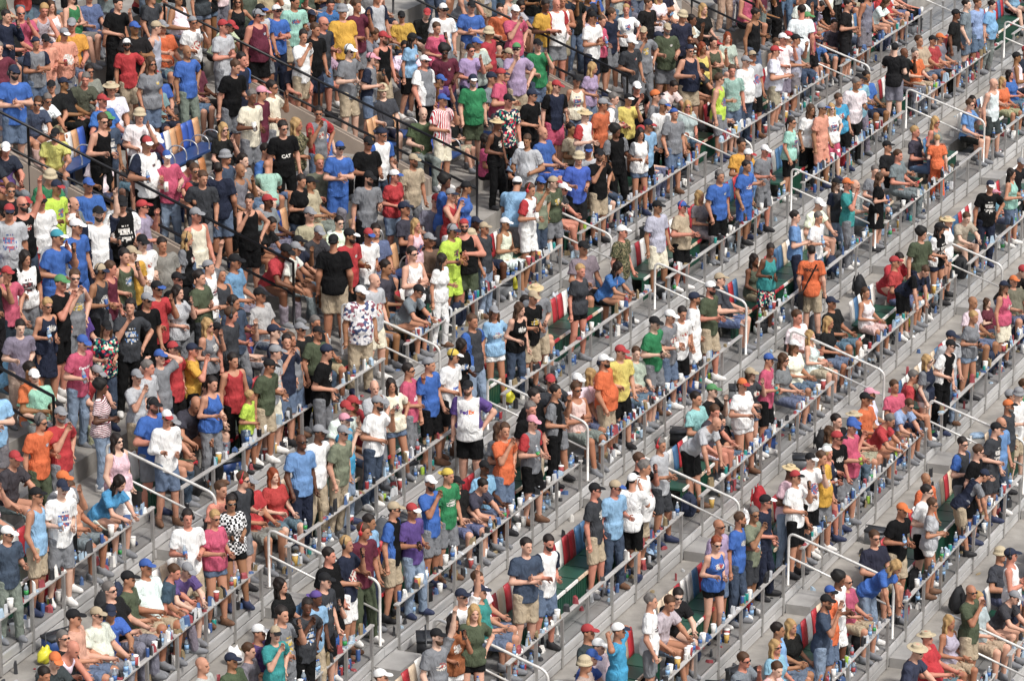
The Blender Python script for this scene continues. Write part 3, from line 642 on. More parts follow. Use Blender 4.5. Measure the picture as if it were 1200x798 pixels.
# every spectator that can be told apart: row, Y, X, size, pose and view, shirt, trousers, head, extras
PEOPLE = """
-108 2.75 -6.90 0.930 S3R nvyl nvyj hd
-108 4.90 -7.50 1.008 T0R lgrk dens hl
-108 5.30 -7.38 1.000 T0Q usak dens le
-108 6.45 -7.22 0.930 T0Q denl dens cg s
-107 2.37 -6.05 0.930 S1Q gry dens cn
-107 2.81 -6.05 0.930 S2Q sal gryj ck s
-107 3.23 -6.05 0.930 S2Q sal gryj cg s
-107 4.65 -6.65 1.070 T0Q gld dens cg
-107 5.40 -6.23 1.000 S3Q blk blkj hd
-107 6.52 -6.05 0.930 S0Q chr grys ck
-107 8.18 -6.37 0.938 T0Q whtk dens he
-106 0.82 -5.76 1.000 T0Q lgr tanj hd s
-106 0.56 -5.48 1.070 S1Q blu dens cn hsb
-106 1.13 -5.52 0.930 T0Q ddn tanj he s
-106 1.55 -5.52 0.930 T0Q wht gryj hg s
-106 1.97 -5.52 0.956 T0Q blk tanj ck
-106 2.39 -5.52 0.930 T0Q blkl blkj cn 2
-106 2.81 -5.54 1.000 T0Q olv gryj hg
-106 3.38 -5.54 1.000 T0Q gry gryj pd s
-106 4.14 -5.20 0.930 S5Q red tans cw hsb
-106 6.73 -5.20 0.930 S3Q wht blks cg s
-106 6.74 -5.80 1.070 T0Q org dens cg
-105 -1.03 -4.80 1.000 T0Q nvy gryj cw
-105 -0.63 -4.67 0.943 T0Q pur gryj sw 1b
-105 -0.15 -4.67 0.930 T0Q yel gryj ck
-105 3.01 -4.95 1.070 T0Q wht dens sw
-105 3.74 -4.63 1.070 S0Q gry dens le s
-105 4.16 -4.67 0.930 T0Q plt nvys bald s
-105 4.55 -4.80 1.000 T0Q blu dens cr
-105 6.82 -4.63 1.070 S1Q lgr grys cr
-105 7.47 -4.63 1.032 S0Q mark blks cg hs
-105 8.25 -4.63 1.070 S0Q lgr grys ck s
-105 8.72 -4.60 1.000 S1Q blu nvyj cw s
-105 9.46 -4.63 1.029 S0Q mnt tans hd
-105 11.57 -4.94 1.000 T0Q blu dens hd
-104 -0.76 -3.82 0.930 T0Q lgr dens le
-104 -0.34 -3.82 0.930 T0Q wht dens hd
-104 0.16 -3.78 1.070 S2R blkk blkj he s
-104 0.64 -3.78 1.070 S0Q ddn gryj cG hsb
-104 5.04 -3.78 1.070 S0Q blk grys he
-104 5.46 -3.78 1.070 S0Q nvy dens hd
-104 7.89 -3.78 1.070 S0Q wht tans hd
-104 8.17 -4.05 1.000 T1Q nvy dens cg b
-104 8.45 -3.78 1.070 S0Q blk nvys he
-104 8.87 -3.78 1.070 S0Q chr dens bald s
-104 9.88 -3.78 1.070 S0Q gld grys sg
-104 10.53 -3.78 1.070 S3R mar grys he
-104 11.50 -3.78 1.070 S0Q lgr blks hd
-104 12.76 -3.82 0.934 T0Q gld nvys ck s
-104 13.32 -3.82 0.930 T0Q blk grys cr b
-103 -4.19 -2.92 1.070 S0Q lgr gryj cr s
-103 -3.63 -2.92 1.070 S4Q blkk ddnj bald sb
-103 -3.08 -2.92 1.001 S0Q wht redj cr s
-103 -2.67 -2.92 1.070 S2Q lim grys cn
-103 -1.17 -2.64 0.930 S0R lgr grys ck k
-103 -1.04 -3.24 1.070 T0Q blu dens cb
-103 -0.08 -2.92 1.070 S2R wht blks cr
-103 0.43 -2.92 1.066 S0B wht blks hd
-103 0.70 -2.64 0.930 S2Q pnk ldnj cb
-103 3.79 -3.24 1.049 T3Q blk ddnj ll s
-103 4.20 -2.92 1.058 S2R crmp grys hg 1
-103 4.62 -2.92 1.070 S0R mar grys cp
-103 5.16 -2.92 1.070 S3R crm grys hd s
-103 8.22 -2.92 1.070 S2R gry tans cw hs
-103 8.48 -2.64 0.989 S2R gry dens cp h
-103 9.29 -2.91 1.000 S3R brn tans he k
-103 9.70 -2.92 1.070 S0Q blkk tans cr b
-103 10.71 -2.91 1.000 S0Q sky blks ck lf
-103 11.79 -2.75 1.000 S3R pnk dens he f
-103 12.40 -2.92 1.070 S0Q wht grys cw s
-103 12.81 -2.90 1.000 S0Q sky grys he
-103 15.36 -2.96 0.930 T0Q org blks hd
-102 -5.03 -2.07 1.070 S0R wht grys ld
-102 -4.77 -2.35 1.000 T1R red blkj ld
-102 -4.37 -2.07 1.070 S3R blu blus cT
-102 -3.95 -2.07 1.070 S3R wht blks cw
-102 -3.53 -2.07 1.070 S0Q blu blus cw
-102 -2.77 -2.07 1.063 S4Q wht nvyj ck b
-102 -2.01 -2.07 1.070 S2Q blk blkj ck s
-102 0.23 -1.99 1.000 S0Q chr grys he
-102 0.64 -2.07 1.046 S0R chr chrs he s
-102 0.91 -1.79 0.996 S0B nvy dens hd
-102 1.68 -2.07 1.003 S5R ddn blkj sg s
-102 3.01 -2.39 1.070 T0Q gry dens pd
-102 3.27 -2.11 0.930 T1B mnt gryj bald
-102 3.69 -2.39 1.034 T3R blu dens hd
-102 3.88 -2.07 1.070 S0Q blk blkj hd s
-102 4.30 -2.07 1.070 S3R cam gryj ll f
-102 5.18 -2.07 1.044 S0Q gry dens hd s
-102 8.69 -2.39 1.024 T0Q flo nvys sg
-102 9.71 -2.07 1.017 S0Q gry blkj cw s
-102 10.43 -2.11 0.930 T3Q pur nvys cb
-102 10.84 -2.07 1.056 S2Q mar nvyj ak 1s
-102 14.27 -2.07 1.070 S0R pnk dens cw
-102 15.14 -2.07 1.037 S2R gld grys hd 1
-102 15.62 -1.84 1.000 S2R wht grys bald
-101 -6.08 -1.22 1.015 S2R nvyk nvyd hl s
-101 -5.66 -1.22 1.070 S0R blk blks cG
-101 -5.25 -1.22 1.070 S0Q gryk grys he s
-101 -4.84 -1.26 0.930 T0R pur nvyj cv
-101 -4.43 -1.22 1.029 S2R chrk blks ct hs
-101 -4.01 -1.22 1.000 S0R mark grys he
-101 -3.60 -1.22 1.037 S3R olvk grys hd
-101 -3.18 -1.22 1.026 S0Q gld blks ct
-101 -2.77 -1.22 1.043 S2Q wht dens ck s
-101 -1.87 -1.13 1.000 S0R blk blkj ll h
-101 -0.58 -1.22 1.070 S0R crmk dens cg
-101 0.43 -1.06 1.000 S0Q blkk blks hd
-101 2.28 -1.11 1.000 S2R blk ddnj hd f
-101 3.24 -1.26 0.995 T0R tan gryj ck
-101 4.04 -1.22 1.029 S1Q blu blus cb s
-101 4.24 -1.54 1.070 T0Q cam gryj hl
-101 4.70 -0.97 1.000 S2Q blk blkj ck s
-101 5.52 -1.07 1.000 S0Q wht ddnj cn s
-101 6.91 -1.54 1.070 T0Q nvyl dens hd
-101 8.25 -1.06 1.000 S3Q usa crms cb
-101 8.36 -1.54 1.061 T0Q olv gryj bald
-101 10.03 -1.22 1.009 S0Q grn olvs cn hb
-101 10.53 -0.94 0.999 S2R pnk grys cr
-101 11.58 -1.54 1.070 T0Q gry grys cn
-101 12.23 -1.22 1.068 S0Q lavp tans cG s
-101 13.30 -1.22 1.022 S3Q grn dens ck
-101 15.96 -1.22 1.030 S1R wht nvys ck
-101 16.38 -1.19 1.000 S2R pnk blks he f
-101 16.79 -1.12 1.000 S0Q nvy grys he
-101 17.48 -0.96 1.000 S0Q wht blkj hl f
-101 18.46 -0.94 0.930 S0Q blk gryj he
-100 -8.14 -0.50 1.000 T0R mnt gryj cw
-100 -7.52 -0.69 1.041 T0R org gryj hd 2
-100 -6.77 -0.37 1.021 S2R pnk ldnj cb
-100 -5.84 -0.37 1.012 S2Q flo ddnj ck f
-100 -5.10 -0.37 1.041 S0Q chr blkj hd h
-100 -4.51 -0.37 1.013 S0Q blkp blks cg s
-100 -4.09 -0.37 1.053 S3R red blks ck s
-100 -3.71 -0.22 1.000 S3R lgr gryj ld
-100 -3.31 -0.33 1.000 S1Q blk gryj ck s
-100 -2.94 -0.15 1.000 S1R olv chrs hd
-100 -2.48 -0.34 1.000 S4R wht grys cg
-100 -0.91 -0.69 1.070 T0R blh gryj ck
-100 -0.24 -0.69 1.070 T1R red gryj ck 1
-100 0.19 -0.44 1.000 T0R wht gryj cg
-100 1.60 -0.58 1.000 T0R chr gryj cg
-100 2.00 -0.69 1.070 T0R tan gryj cg
-100 2.37 -0.41 0.930 T0R wht gryj hd s
-100 3.40 -0.37 1.053 S0Q gry blkj ck b
-100 4.46 -0.28 1.000 S0R red ldns cw f
-100 5.14 -0.29 1.000 S0Q tanp gryj ct b
-100 8.52 -0.09 0.974 S0R blkk blkj sw 1
-100 9.58 -0.37 1.057 S0Q flo blkj ck
-100 10.59 -0.26 1.000 S0Q blk blks cn s
-100 11.39 -0.17 1.000 S0Q nvy pnks cr
-100 11.73 -0.37 1.002 S0Q olvk dens ll
-100 12.37 -0.14 1.000 S0Q crmk dens ck f
-100 13.47 -0.29 1.000 S0Q lav dens ll
-100 15.87 -0.27 1.000 S0R chr gryj cw
-100 16.64 -0.29 1.000 S0Q gry gryj ct
-100 17.17 -0.11 1.000 S2Q olv grys ct b
-100 18.46 -0.33 1.000 S0Q nvyl blkj sg b
-100 20.98 -0.69 1.070 T0Q blk blks ll
-99 -10.01 0.26 1.000 T0R chr gryj cr
-99 -9.57 0.52 1.000 S0R org olvj hg hs
-99 -9.18 0.70 1.000 S0R red gryj cg W
-99 -7.78 0.50 1.000 S2R mars ldnj ak 1f
-99 -6.92 0.76 0.982 S0R lgrp tans cg
-99 -6.50 0.76 0.974 S0R lgrp grys hg
-99 -6.08 0.75 1.000 S6Q gry nvyj cb
-99 -5.58 0.68 1.000 S5R red blks cr
-99 -5.17 0.76 0.930 S0R gld blks cn
-99 -4.12 0.53 1.000 S3R gryk blkj ll s
-99 -3.72 0.63 1.000 S0R chr blks he h
-99 -3.02 0.52 1.000 S0R ddn gryj hd h
-99 -1.53 0.16 1.040 T0R lgr gryj ck
-99 -0.12 0.48 1.050 S0B blk tans ck
-99 0.97 0.48 1.054 S0R red blks ck b
-99 1.38 0.56 1.000 S2R wht grys cr s
-99 2.66 0.16 1.054 T0R den dens hd
-99 2.94 0.76 0.944 S5R lpkk dens ll
-99 4.22 0.16 1.070 T0Q chr blkj cn b
-99 4.39 0.76 0.983 S0R redk whts cg
-99 4.66 0.48 1.070 S0R blu grys ak 1
-99 4.85 0.16 1.070 T0Q gry blkj cr
-99 8.38 0.57 1.000 S2Q lgr gryj he
-99 9.23 0.16 1.004 T0Q sky nvys cw
-99 10.25 0.16 1.070 T0Q blu blus bald
-99 10.77 0.76 0.994 S2Q wht tans st
-99 12.26 0.64 1.000 S2R gry tans hg
-99 12.74 0.76 0.934 S3R yel blks ck
-99 13.54 0.71 1.000 S0Q blk blks cw s
-99 16.75 0.58 1.000 S2Q nvyk tans cn s
-99 17.66 0.49 1.000 S0Q yelk blks lr f
-99 20.15 0.16 1.013 T0Q lgr grys lr
-99 20.79 0.51 1.000 S0R blkk dens hd
-99 22.40 0.76 0.972 S3Q wht nvys hd
1 -12.61 1.62 0.930 S0R ddn gryj cw s
1 -11.56 1.50 1.000 S0R skyk tans ck s
1 -11.16 1.62 1.000 S2R wht grys cn
1 -10.76 1.52 1.000 S3R wht blks co
1 -9.95 1.22 0.976 T0R sal grys he
1 -9.11 1.22 0.994 T1R cya whts ld
1 -8.76 1.42 1.000 S0R lpkk whtd ld s
1 -7.67 1.62 0.977 S2Q whtl dens cw s
1 -7.39 1.23 1.000 S2R blu grys ck hb
1 -5.83 1.38 1.000 S2R bluk gryj pd
1 -5.63 0.82 1.070 T1R chr gryj bald
1 -5.21 0.82 1.051 T0R gry gryj ck
1 -5.03 1.62 0.930 S0R lim dens hl k
1 -4.78 1.29 1.000 S0R redk blkj hd
1 -4.61 1.62 0.930 S0R olv tans ck s
1 -4.20 1.55 1.000 S0R lgr crms cg
1 -3.79 1.62 1.000 S0R nvy dens hd
1 -3.37 1.62 0.964 S0R gryk dens he
1 -2.90 1.62 0.930 S0R olv blkj ck
1 -2.32 0.82 1.070 T0R nvy gryj cn b
1 -0.78 1.46 1.000 S0Q flw tanj cw b
1 -0.13 1.42 1.000 S0R lgr crms bald
1 1.28 1.22 0.963 T1R gry tans ck s
1 1.59 0.82 1.070 T0R flo dens hd H
1 1.63 1.42 1.000 S1R whtk blkj hd s
1 1.98 1.62 0.961 S0R wht whtj ld
1 3.23 1.29 1.000 S2R lim lims cg h
1 3.45 0.82 1.059 T0R brn gryj cg
1 3.62 1.44 1.000 S1Q blkk olvs cr sb
1 3.98 1.62 0.939 S0Q chr ldnj ct
1 5.61 1.22 0.930 T2R crmk whts cw
1 6.38 1.38 1.000 S2R wht whts he H
1 6.67 1.06 1.070 S7B sky grys cw
1 6.79 1.42 1.000 S0Q olg ddnj cb hs
1 7.55 1.41 1.000 S0R olv grys ct f
1 9.21 1.62 0.993 S0Q blk tans ck b
1 9.46 1.33 1.000 S2Q lgr tans cn
1 11.14 1.29 1.000 S0Q blk blkj ak 1
1 11.38 1.58 1.000 S2R wht denm ld
1 11.80 1.52 1.000 S0Q sky blks cn s
1 13.12 1.62 0.930 S0Q gry dens cb
1 13.26 1.28 1.000 S0Q wht blkj cg
1 13.59 1.06 1.070 S0R gry grys co
1 15.36 1.01 1.000 T0Q lgr dens ll s
1 16.01 1.55 1.000 S0Q limk grys he s
1 16.57 1.22 0.930 T0R blk blks hd
1 16.85 1.49 1.000 S0Q plt dens he
1 17.63 1.43 1.000 S0Q wht ddnj cg
1 18.02 1.57 1.000 S0Q lgr blks ct
1 18.95 1.62 0.998 S2R wht tans cr
1 19.92 1.51 1.000 S3R wht grys cw
1 20.32 1.62 0.972 S3R lgr grys ck
1 22.24 1.06 1.070 S0B wht grys hd
1 22.63 1.24 1.000 S0Q pnk blks cG b
1 23.79 1.57 1.000 S2R blk blks hd
1 23.95 1.22 0.930 T0Q chr dens hd b
1 24.94 1.59 1.000 S0Q gryk grys bald
1 27.86 1.22 0.930 T0R red dens hd
2 -14.59 2.92 0.930 T0R blk gryj hd
2 -14.18 2.92 0.980 T0R chr gryj co
2 -13.79 2.82 1.000 T1R whtk gryj bald
2 -13.40 2.92 0.930 T0R blk blkj pg s
2 -13.01 2.84 1.000 T0R sal dens ck
2 -12.63 2.92 0.930 T0R crm gryj ct s
2 -12.23 2.92 0.930 T0R blu dens cn
2 -11.84 2.92 0.996 T0R blk gryj hg s
2 -11.46 2.83 1.000 T0R olv tans ck
2 -11.08 2.92 0.998 T0R wht tans cb
2 -10.68 2.92 0.930 T0R ddn gryj he
2 -10.27 2.92 0.930 T1R pur tans cg
2 -9.90 3.06 1.000 S2R wht tans hd h
2 -9.55 3.26 1.000 S2R pnk denm hl sf
2 -8.84 3.27 1.000 S2R plc blkm hd s2
2 -8.61 2.97 1.000 S2R lpk lpks pd Hk
2 -8.19 3.00 1.000 S0R chr grys he Hs
2 -7.76 2.52 1.025 T0R sal dens he H
2 -7.17 2.75 1.000 T0R red grys cg
2 -6.64 2.88 1.000 T0R red dens lr
2 -6.29 3.08 1.000 S0R blh nvyj bald s1
2 -5.87 3.09 1.000 S0R wht tanj cg 1
2 -5.50 3.25 1.000 S0R olg tanj cg s
2 -5.08 3.27 1.000 S0R cya ldnj cp
2 -4.17 3.19 1.000 S3R wht ddnj cg b
2 -3.72 2.52 1.070 T3R wht dens cr
2 -3.30 2.52 1.049 T3R red dens cr
2 -3.43 3.01 1.000 S0Q lgr gryj bald
2 -2.82 3.09 1.000 S5R crm denm ld
2 -2.40 3.09 1.000 S3R pnk gryj hd s
2 -2.03 3.27 1.000 S0R blu blks cg
2 -1.52 3.30 1.000 S0R wht blks cy h
2 -0.55 3.05 1.000 S0R blk ddnj ld 1
2 0.39 2.98 1.000 S5R chr ldnj he
2 1.39 2.90 1.000 S5Q sky whtm cg pf
2 1.76 3.07 1.000 S0Q blkk ddnj le
2 2.17 3.15 1.000 S2Q blk tans ct
2 2.69 3.14 1.000 S2Q gry tans sw
2 4.13 3.21 1.000 S5R chr blkm hl f
2 6.16 2.92 0.975 T1R blu blkm ld
2 6.31 2.52 1.070 T0R gry blks ck H
2 6.48 3.16 1.000 S0R cam grys cw
2 8.36 3.11 1.000 S0Q lavt crms ck
2 8.94 3.32 0.944 S2Q tan blks cb H
2 10.98 3.27 1.000 S0Q blu blks hg h
2 11.08 2.92 0.970 T0R gry gryj ll
2 12.27 3.32 0.930 S0R blu blus hd
2 12.67 3.20 1.000 S2R blh blks cw
2 13.36 3.32 0.968 S2R gry grys cw
2 14.57 2.52 1.070 T0R gld blkj hd 2
2 15.81 3.00 1.000 S0Q mnt blks pd s
2 16.99 3.31 1.000 S0Q sal sals cg s
2 17.08 2.95 1.000 S0Q wht blkj le
2 17.50 2.98 1.000 S0Q blu blus hd k
2 17.71 3.32 0.959 S0Q wht pnks ll s
2 18.58 3.26 1.000 S0Q cya blks he f
2 19.29 3.21 1.000 S0Q wht blkj hg
2 20.00 3.19 1.000 S0Q sky gryj ck
2 22.87 3.00 1.000 S3B blk grys ck
2 24.72 2.92 0.930 T0R org tans hg
2 25.58 2.90 1.000 T0R tan dens he
2 26.00 2.92 0.930 T0R red blkj ck
2 26.42 2.92 0.952 T0R gry dens co
2 26.82 3.15 1.000 S0R blk grys ck 1
2 27.90 3.08 1.000 S0Q gry dens hd
2 28.29 3.23 1.000 S0Q sky dens he
2 28.69 3.32 0.930 S0R sky gryj hd
3 -11.90 4.62 0.931 T0R olv gryj cn h
3 -11.58 5.02 0.930 S0R teap tanj ct
3 -11.48 4.62 0.930 T0R gry gryj he
3 -11.16 5.02 0.966 S3R gry gryj hd
3 -11.06 4.57 1.000 T0R pur gryj cw
3 -10.63 5.02 0.949 S0R chr blkj hd 1
3 -10.21 5.02 0.930 S0R sky tanj cv 1
3 -9.79 4.98 1.000 S0R chr blks ck
3 -9.38 4.92 1.000 S3R chr blus he k
3 -9.21 4.22 1.023 T0R blk blkj ld
3 -8.91 4.75 1.000 S0R blk blks hd
3 -8.42 4.81 1.000 S3R nvy whts hl h
3 -7.85 4.80 1.000 S0R mar olvj he H
3 -7.46 4.68 1.000 S0R sky nvyj hd
3 -6.86 4.76 1.000 S0R blk tans ct s
3 -6.57 5.02 0.971 S2R pur ldnj cr
3 -5.50 4.80 1.000 S0R blu grys cw b
3 -5.02 4.81 1.000 S0R grn grys cy
3 -4.08 4.62 0.930 T0R blk dens ck
3 -3.66 4.62 0.930 T1R flo blks hd
3 -3.24 4.62 0.930 T0R sky dens ck 1
3 -2.94 4.87 1.000 S0R org dens he
3 -2.59 4.67 1.000 S1R gry dens le
3 -2.18 5.02 0.979 S2R gry blks cp
3 -1.58 4.79 1.000 S0R blk tans hg
3 -0.97 4.51 1.000 S0R blk blkj hd
3 -0.64 4.73 1.000 S3R blk blkj hd
3 -0.20 4.70 1.000 S0R chr grys cr h
3 0.72 4.60 1.000 T2R lpkk grys he s
3 1.21 4.42 1.000 T0R wht dens cw
3 1.29 4.92 1.000 S0R org tans cw b
3 1.73 4.46 1.000 T0R lpk dens ll
3 1.76 4.95 1.000 S0R yel blks cr
3 2.84 4.62 0.930 T0R gry dens cr
3 3.26 4.62 0.930 T0R lgr dens he
3 3.61 4.82 1.000 S2R grn grys ck
3 4.01 4.91 1.000 S2R gry dens cw
3 4.43 4.93 1.000 S2R wht blks hd
3 4.89 4.22 1.070 T3R wht grys hd k
3 5.20 4.93 1.000 S0R wht whts cn b
3 5.82 5.01 1.000 S2R olv tans cw b
3 7.72 4.55 1.000 T0R chr dens ct
3 8.99 4.88 1.000 S2R teak flos hd 1f
3 11.10 4.85 1.000 S2R blhp nvyj hd
3 11.48 5.02 0.937 S2R wht dens hg
3 13.48 4.22 1.043 T0R wht dens cw
3 13.78 4.98 1.000 S0R teap gryj co
3 14.00 4.59 1.000 S0R chr ldnj ck lf
3 15.19 5.02 0.930 S2R blk blkd le
3 15.40 4.62 0.956 T0R lgr dens bald
3 17.90 4.62 0.980 T0R gry gryj he h
3 18.44 4.35 1.000 T0R blk blkj ck
3 19.44 5.02 0.967 S0B org orgj hl k
3 19.78 4.82 1.000 S2R gryk dens ll s
3 19.88 4.42 1.000 T0R chr dens hl
3 22.81 4.62 0.967 T3R blh blks he s
3 23.32 4.57 1.000 T3R tan dens ld
3 23.38 5.02 1.000 S0Q whtk chrs bald
3 25.69 4.62 0.930 T0Q org tans ll
3 26.64 4.62 0.930 T0Q blu dens ld
4 -9.68 6.60 1.000 S4R gry gryj ck b
4 -8.90 6.52 1.000 S3R rus whtm ld
4 -8.52 6.68 1.000 S0R olv blkm ll
4 -8.13 6.56 1.000 S4R wht blks cn s
4 -6.83 6.21 1.000 T0R tea dens cn h
4 -6.43 6.01 1.000 T0R wht dens he H
4 -5.97 6.47 1.000 S1R ddnp tans hd
4 -5.57 6.58 1.000 S2R wht dens hd b
4 -3.20 6.47 1.000 S0R chr tans ck s
4 -2.80 6.59 1.000 S0R sky ddnj ct s
4 -2.38 6.73 0.974 S0B wht blks cw
4 -1.92 6.61 1.000 S0R wht tans hg
4 -1.51 6.56 1.000 S3R blk grys he
4 -0.60 6.57 1.000 S2R lgr chrs hg H
4 1.18 6.49 1.000 S7R lgr blks bald
4 2.43 6.14 1.000 T0R chr whts he
4 2.77 5.93 1.015 T0R mnt dens hd
4 2.89 6.33 0.971 T0R blk dens hd k
4 3.14 6.62 1.000 S2R wht whtm co f
4 3.32 5.94 1.000 T3R blk dens cG
4 3.78 6.52 1.000 S3R chr denm ct
4 4.20 6.58 1.000 S2R pnk blks cb
4 5.76 6.33 0.996 T0R gry dens le s
4 6.63 6.30 1.000 T0R wht dens cw l
4 7.54 6.33 0.930 T0R whtk tans ll
4 7.91 5.93 1.070 T0R wht whts he
4 8.28 6.30 1.000 T0R blk dens ll
4 9.28 6.19 1.000 T0R blk dens cn
4 10.66 6.33 0.930 T0R whtk lpks pe
4 11.69 6.73 0.930 S7R nvy blks he
4 12.41 6.33 0.979 T0R red dens cr
4 12.99 5.96 1.000 T1R red reds hd
4 13.01 6.60 1.000 S0R olv nvys ak
4 14.04 6.63 1.000 S0R blk nvym ck f
4 14.63 6.60 1.000 S0R wht ldnm so f
4 16.63 6.33 0.935 T1R tan tans he
4 17.23 6.60 1.000 S5Q blk nvyj cn
4 18.89 6.73 0.959 S2R mntk dens ld
4 19.29 6.33 0.930 T0Q sky dens cp k
5 -9.47 7.63 1.070 T0R blk blkj cg
5 -7.42 7.95 1.000 T0R tan dens st
5 -7.07 7.71 1.000 T0R blu dens cb
5 -6.92 8.24 1.000 S6R cya blkj cw
5 -6.67 7.81 1.000 T0R wht dens cw
5 -6.30 7.63 1.016 T0R chr dens cr H
5 -5.61 8.27 1.000 S0R wht grys hg
5 -4.54 7.97 1.000 T0R lgr dens he
5 -4.12 7.97 1.000 T0R blk nvys hd s
5 -2.72 8.17 1.000 S2Q bluk blkm pr s
5 -2.30 8.13 1.000 S0R lav dens bald s
5 -1.91 8.26 1.000 S0R blu ddnj he b
5 -1.49 8.31 1.000 S0R olg chrs hg s
5 -0.65 8.29 1.000 S0R nvy nvyj ck s
5 0.46 8.43 0.972 S3R wht blks cr
5 0.67 8.12 1.000 S2R lpk ldnj sw 1
5 1.08 8.03 0.930 T0R gry dens cr
5 1.29 8.34 1.000 S3R wht blks ck
5 1.70 8.43 0.972 S0R gld grys he
5 2.17 8.43 1.000 S2R nvyk nvym cw l
5 2.71 8.32 1.000 S0R blk grys cr s
5 3.12 8.37 1.000 S2R pnk grys cb
5 3.53 8.29 1.000 S0R blh blus cb
5 5.52 8.03 0.930 T1R red orgs hg
5 5.85 7.81 1.000 T0R org dens ck
5 6.27 7.81 1.000 T0R wht dens cp
5 6.60 8.03 0.930 T1R sky dens he s
5 7.02 8.03 0.930 T2R pnk nvys he
5 7.44 7.98 1.000 T0R red blks hg h
5 7.79 8.31 1.000 S0R nvy whtm ll s
5 8.29 8.37 1.000 S0R blk blkj ck s
5 8.93 8.35 1.000 S0R lgr ldnj cn
5 10.45 8.26 1.000 S2R gry ldnm hl f
5 12.31 7.81 1.000 T0R lpk dens bald
5 12.75 8.29 1.000 S5R pnkk crms cn f
5 14.37 8.03 0.930 T0R cam dens co
5 15.08 7.63 1.070 T1Q blk dens cr
6 -4.86 9.69 1.000 T0R lpk dens he
6 -4.73 9.35 1.000 T3R gry dens he s
6 -3.96 9.63 1.000 T0R sky gryj ll s
6 -3.48 9.51 1.000 T0R sky dens hd
6 -3.07 9.57 1.000 T0R blk dens ll
6 -2.97 9.92 1.000 S0R ddn ldnj ck b
6 -2.57 10.02 1.000 S0R org dens cb
6 -1.91 9.87 1.000 S2R wht whts ak 1
6 -0.94 9.73 0.930 T0R pnk tans bald s
6 -0.41 10.00 1.000 S7R blu ldnj ll f
6 0.88 9.61 1.000 T0R nvy tans he s
6 1.27 9.76 1.000 S2R blk tans co
6 2.07 10.13 1.000 S2R lgr whtm he sf
6 2.41 9.92 1.000 S0R whtp blks hd s
6 3.12 9.83 1.000 S0R org olvj bald
6 4.23 10.13 0.930 S7R nvy tans cn
6 4.63 10.03 1.000 S0R blk blks he s
6 4.99 9.85 1.000 S2R chr gryj hd s
6 5.86 10.03 1.000 S0R chr chrs ck
6 6.35 10.04 1.000 S0R blh ddnj bald
6 7.38 9.91 1.000 S0R chr olvj co b
6 8.10 9.88 1.000 S2R wht tans st
7 -2.07 11.03 1.070 T0R nvp nvyj sw s
7 -1.29 11.21 1.000 T0R red dens sw
7 -0.40 11.17 1.000 T0R lgrk tans ll
7 -0.13 11.45 1.000 S0R olv tans bald s
7 0.58 11.37 1.000 T0R lgr tans hl
7 1.28 11.43 0.936 T1R chr tans cg
7 1.83 11.63 1.000 S1R whtk nvys cn h
7 2.71 11.13 1.000 T0R chr dens st
202 -3.16 1.92 1.037 S0R blk gryj cn
203 -1.97 3.92 1.000 S5F wht blks ck b
204 9.94 5.51 1.000 S0B org tans hd
"""
# stretches of deck that the photograph shows with bare seats (deck, from Y, to Y)
EMPTY = [(4, -4.1, -1.8), (5, -3.1, -1.5), (4, -5.9, -4.8), (2, 8.0, 9.7), (2, 10.4, 12.1), (2, 4.6, 5.4), (6, -2.3, -1.4), (7, 2.3, 3.7), (1, 16.3, 17.6), (2, -6.6, -5.4), (4, 10.9, 12.0), (3, 20.9, 21.7), (2, -2.2, -1.5), (2, 1.5, 2.2), (-104, 4.6, 6.9), (-103, 5.2, 7.0), (-104, 3.0, 3.9), (-103, 2.8, 3.7), (-107, 3.7, 4.6), (-105, 7.6, 8.3), (-103, 8.1, 8.9), (-102, 8.7, 9.4), (-105, 1.5, 2.3), (-101, 3.2, 4.1), (-99, 3.0, 4.2), (-100, 3.4, 4.0), (-100, 5.1, 5.8), (-101, 8.6, 9.3)]


def parse(line):
    t = line.split(); ex = t[8] if len(t) > 8 else ''
    d = dict(row=int(t[0]), y=float(t[1]), x=float(t[2]), sc=float(t[3]), pose=t[4][:2], view=t[4][2], ex=ex, key=' '.join(t[4:8]))
    s = t[5]; d['shirt'], d['sk'] = (s, 't') if s in COL else (s[:-1], s[-1])
    if d['sk'] == 'p': d['sk'] = 't'; d['polo'] = True
    if d['sk'] == 's': d['sk'] = 'k'
    d['pants'], d['pk'] = t[6][:-1], t[6][-1]; d['head'] = t[7]
    hd = t[7]; d['sex'] = 'f' if ('f' in ex or hd[0] in 'lp' or d['pk'] in 'md' or 'l' in ex) else 'm'
    return d
def row_floor(r):
    if r > 200: return deck_z(r - 200) + HS
    if r > 0: return deck_z(r)
    return -(r + 100) * HS - RH

CAMP = np.array(cam.location); CM = np.array(cam.rotation_euler.to_matrix())
def project(p):
    q = (np.array(p) - CAMP) @ CM; return 600 + 4502.45 * q[0] / -q[2], 399 - 4502.45 * q[1] / -q[2], -q[2]
def in_view(p, m=40):
    x, y, _ = project(p); return -m < x < 1200 + m and -m < y < 798 + m + 30

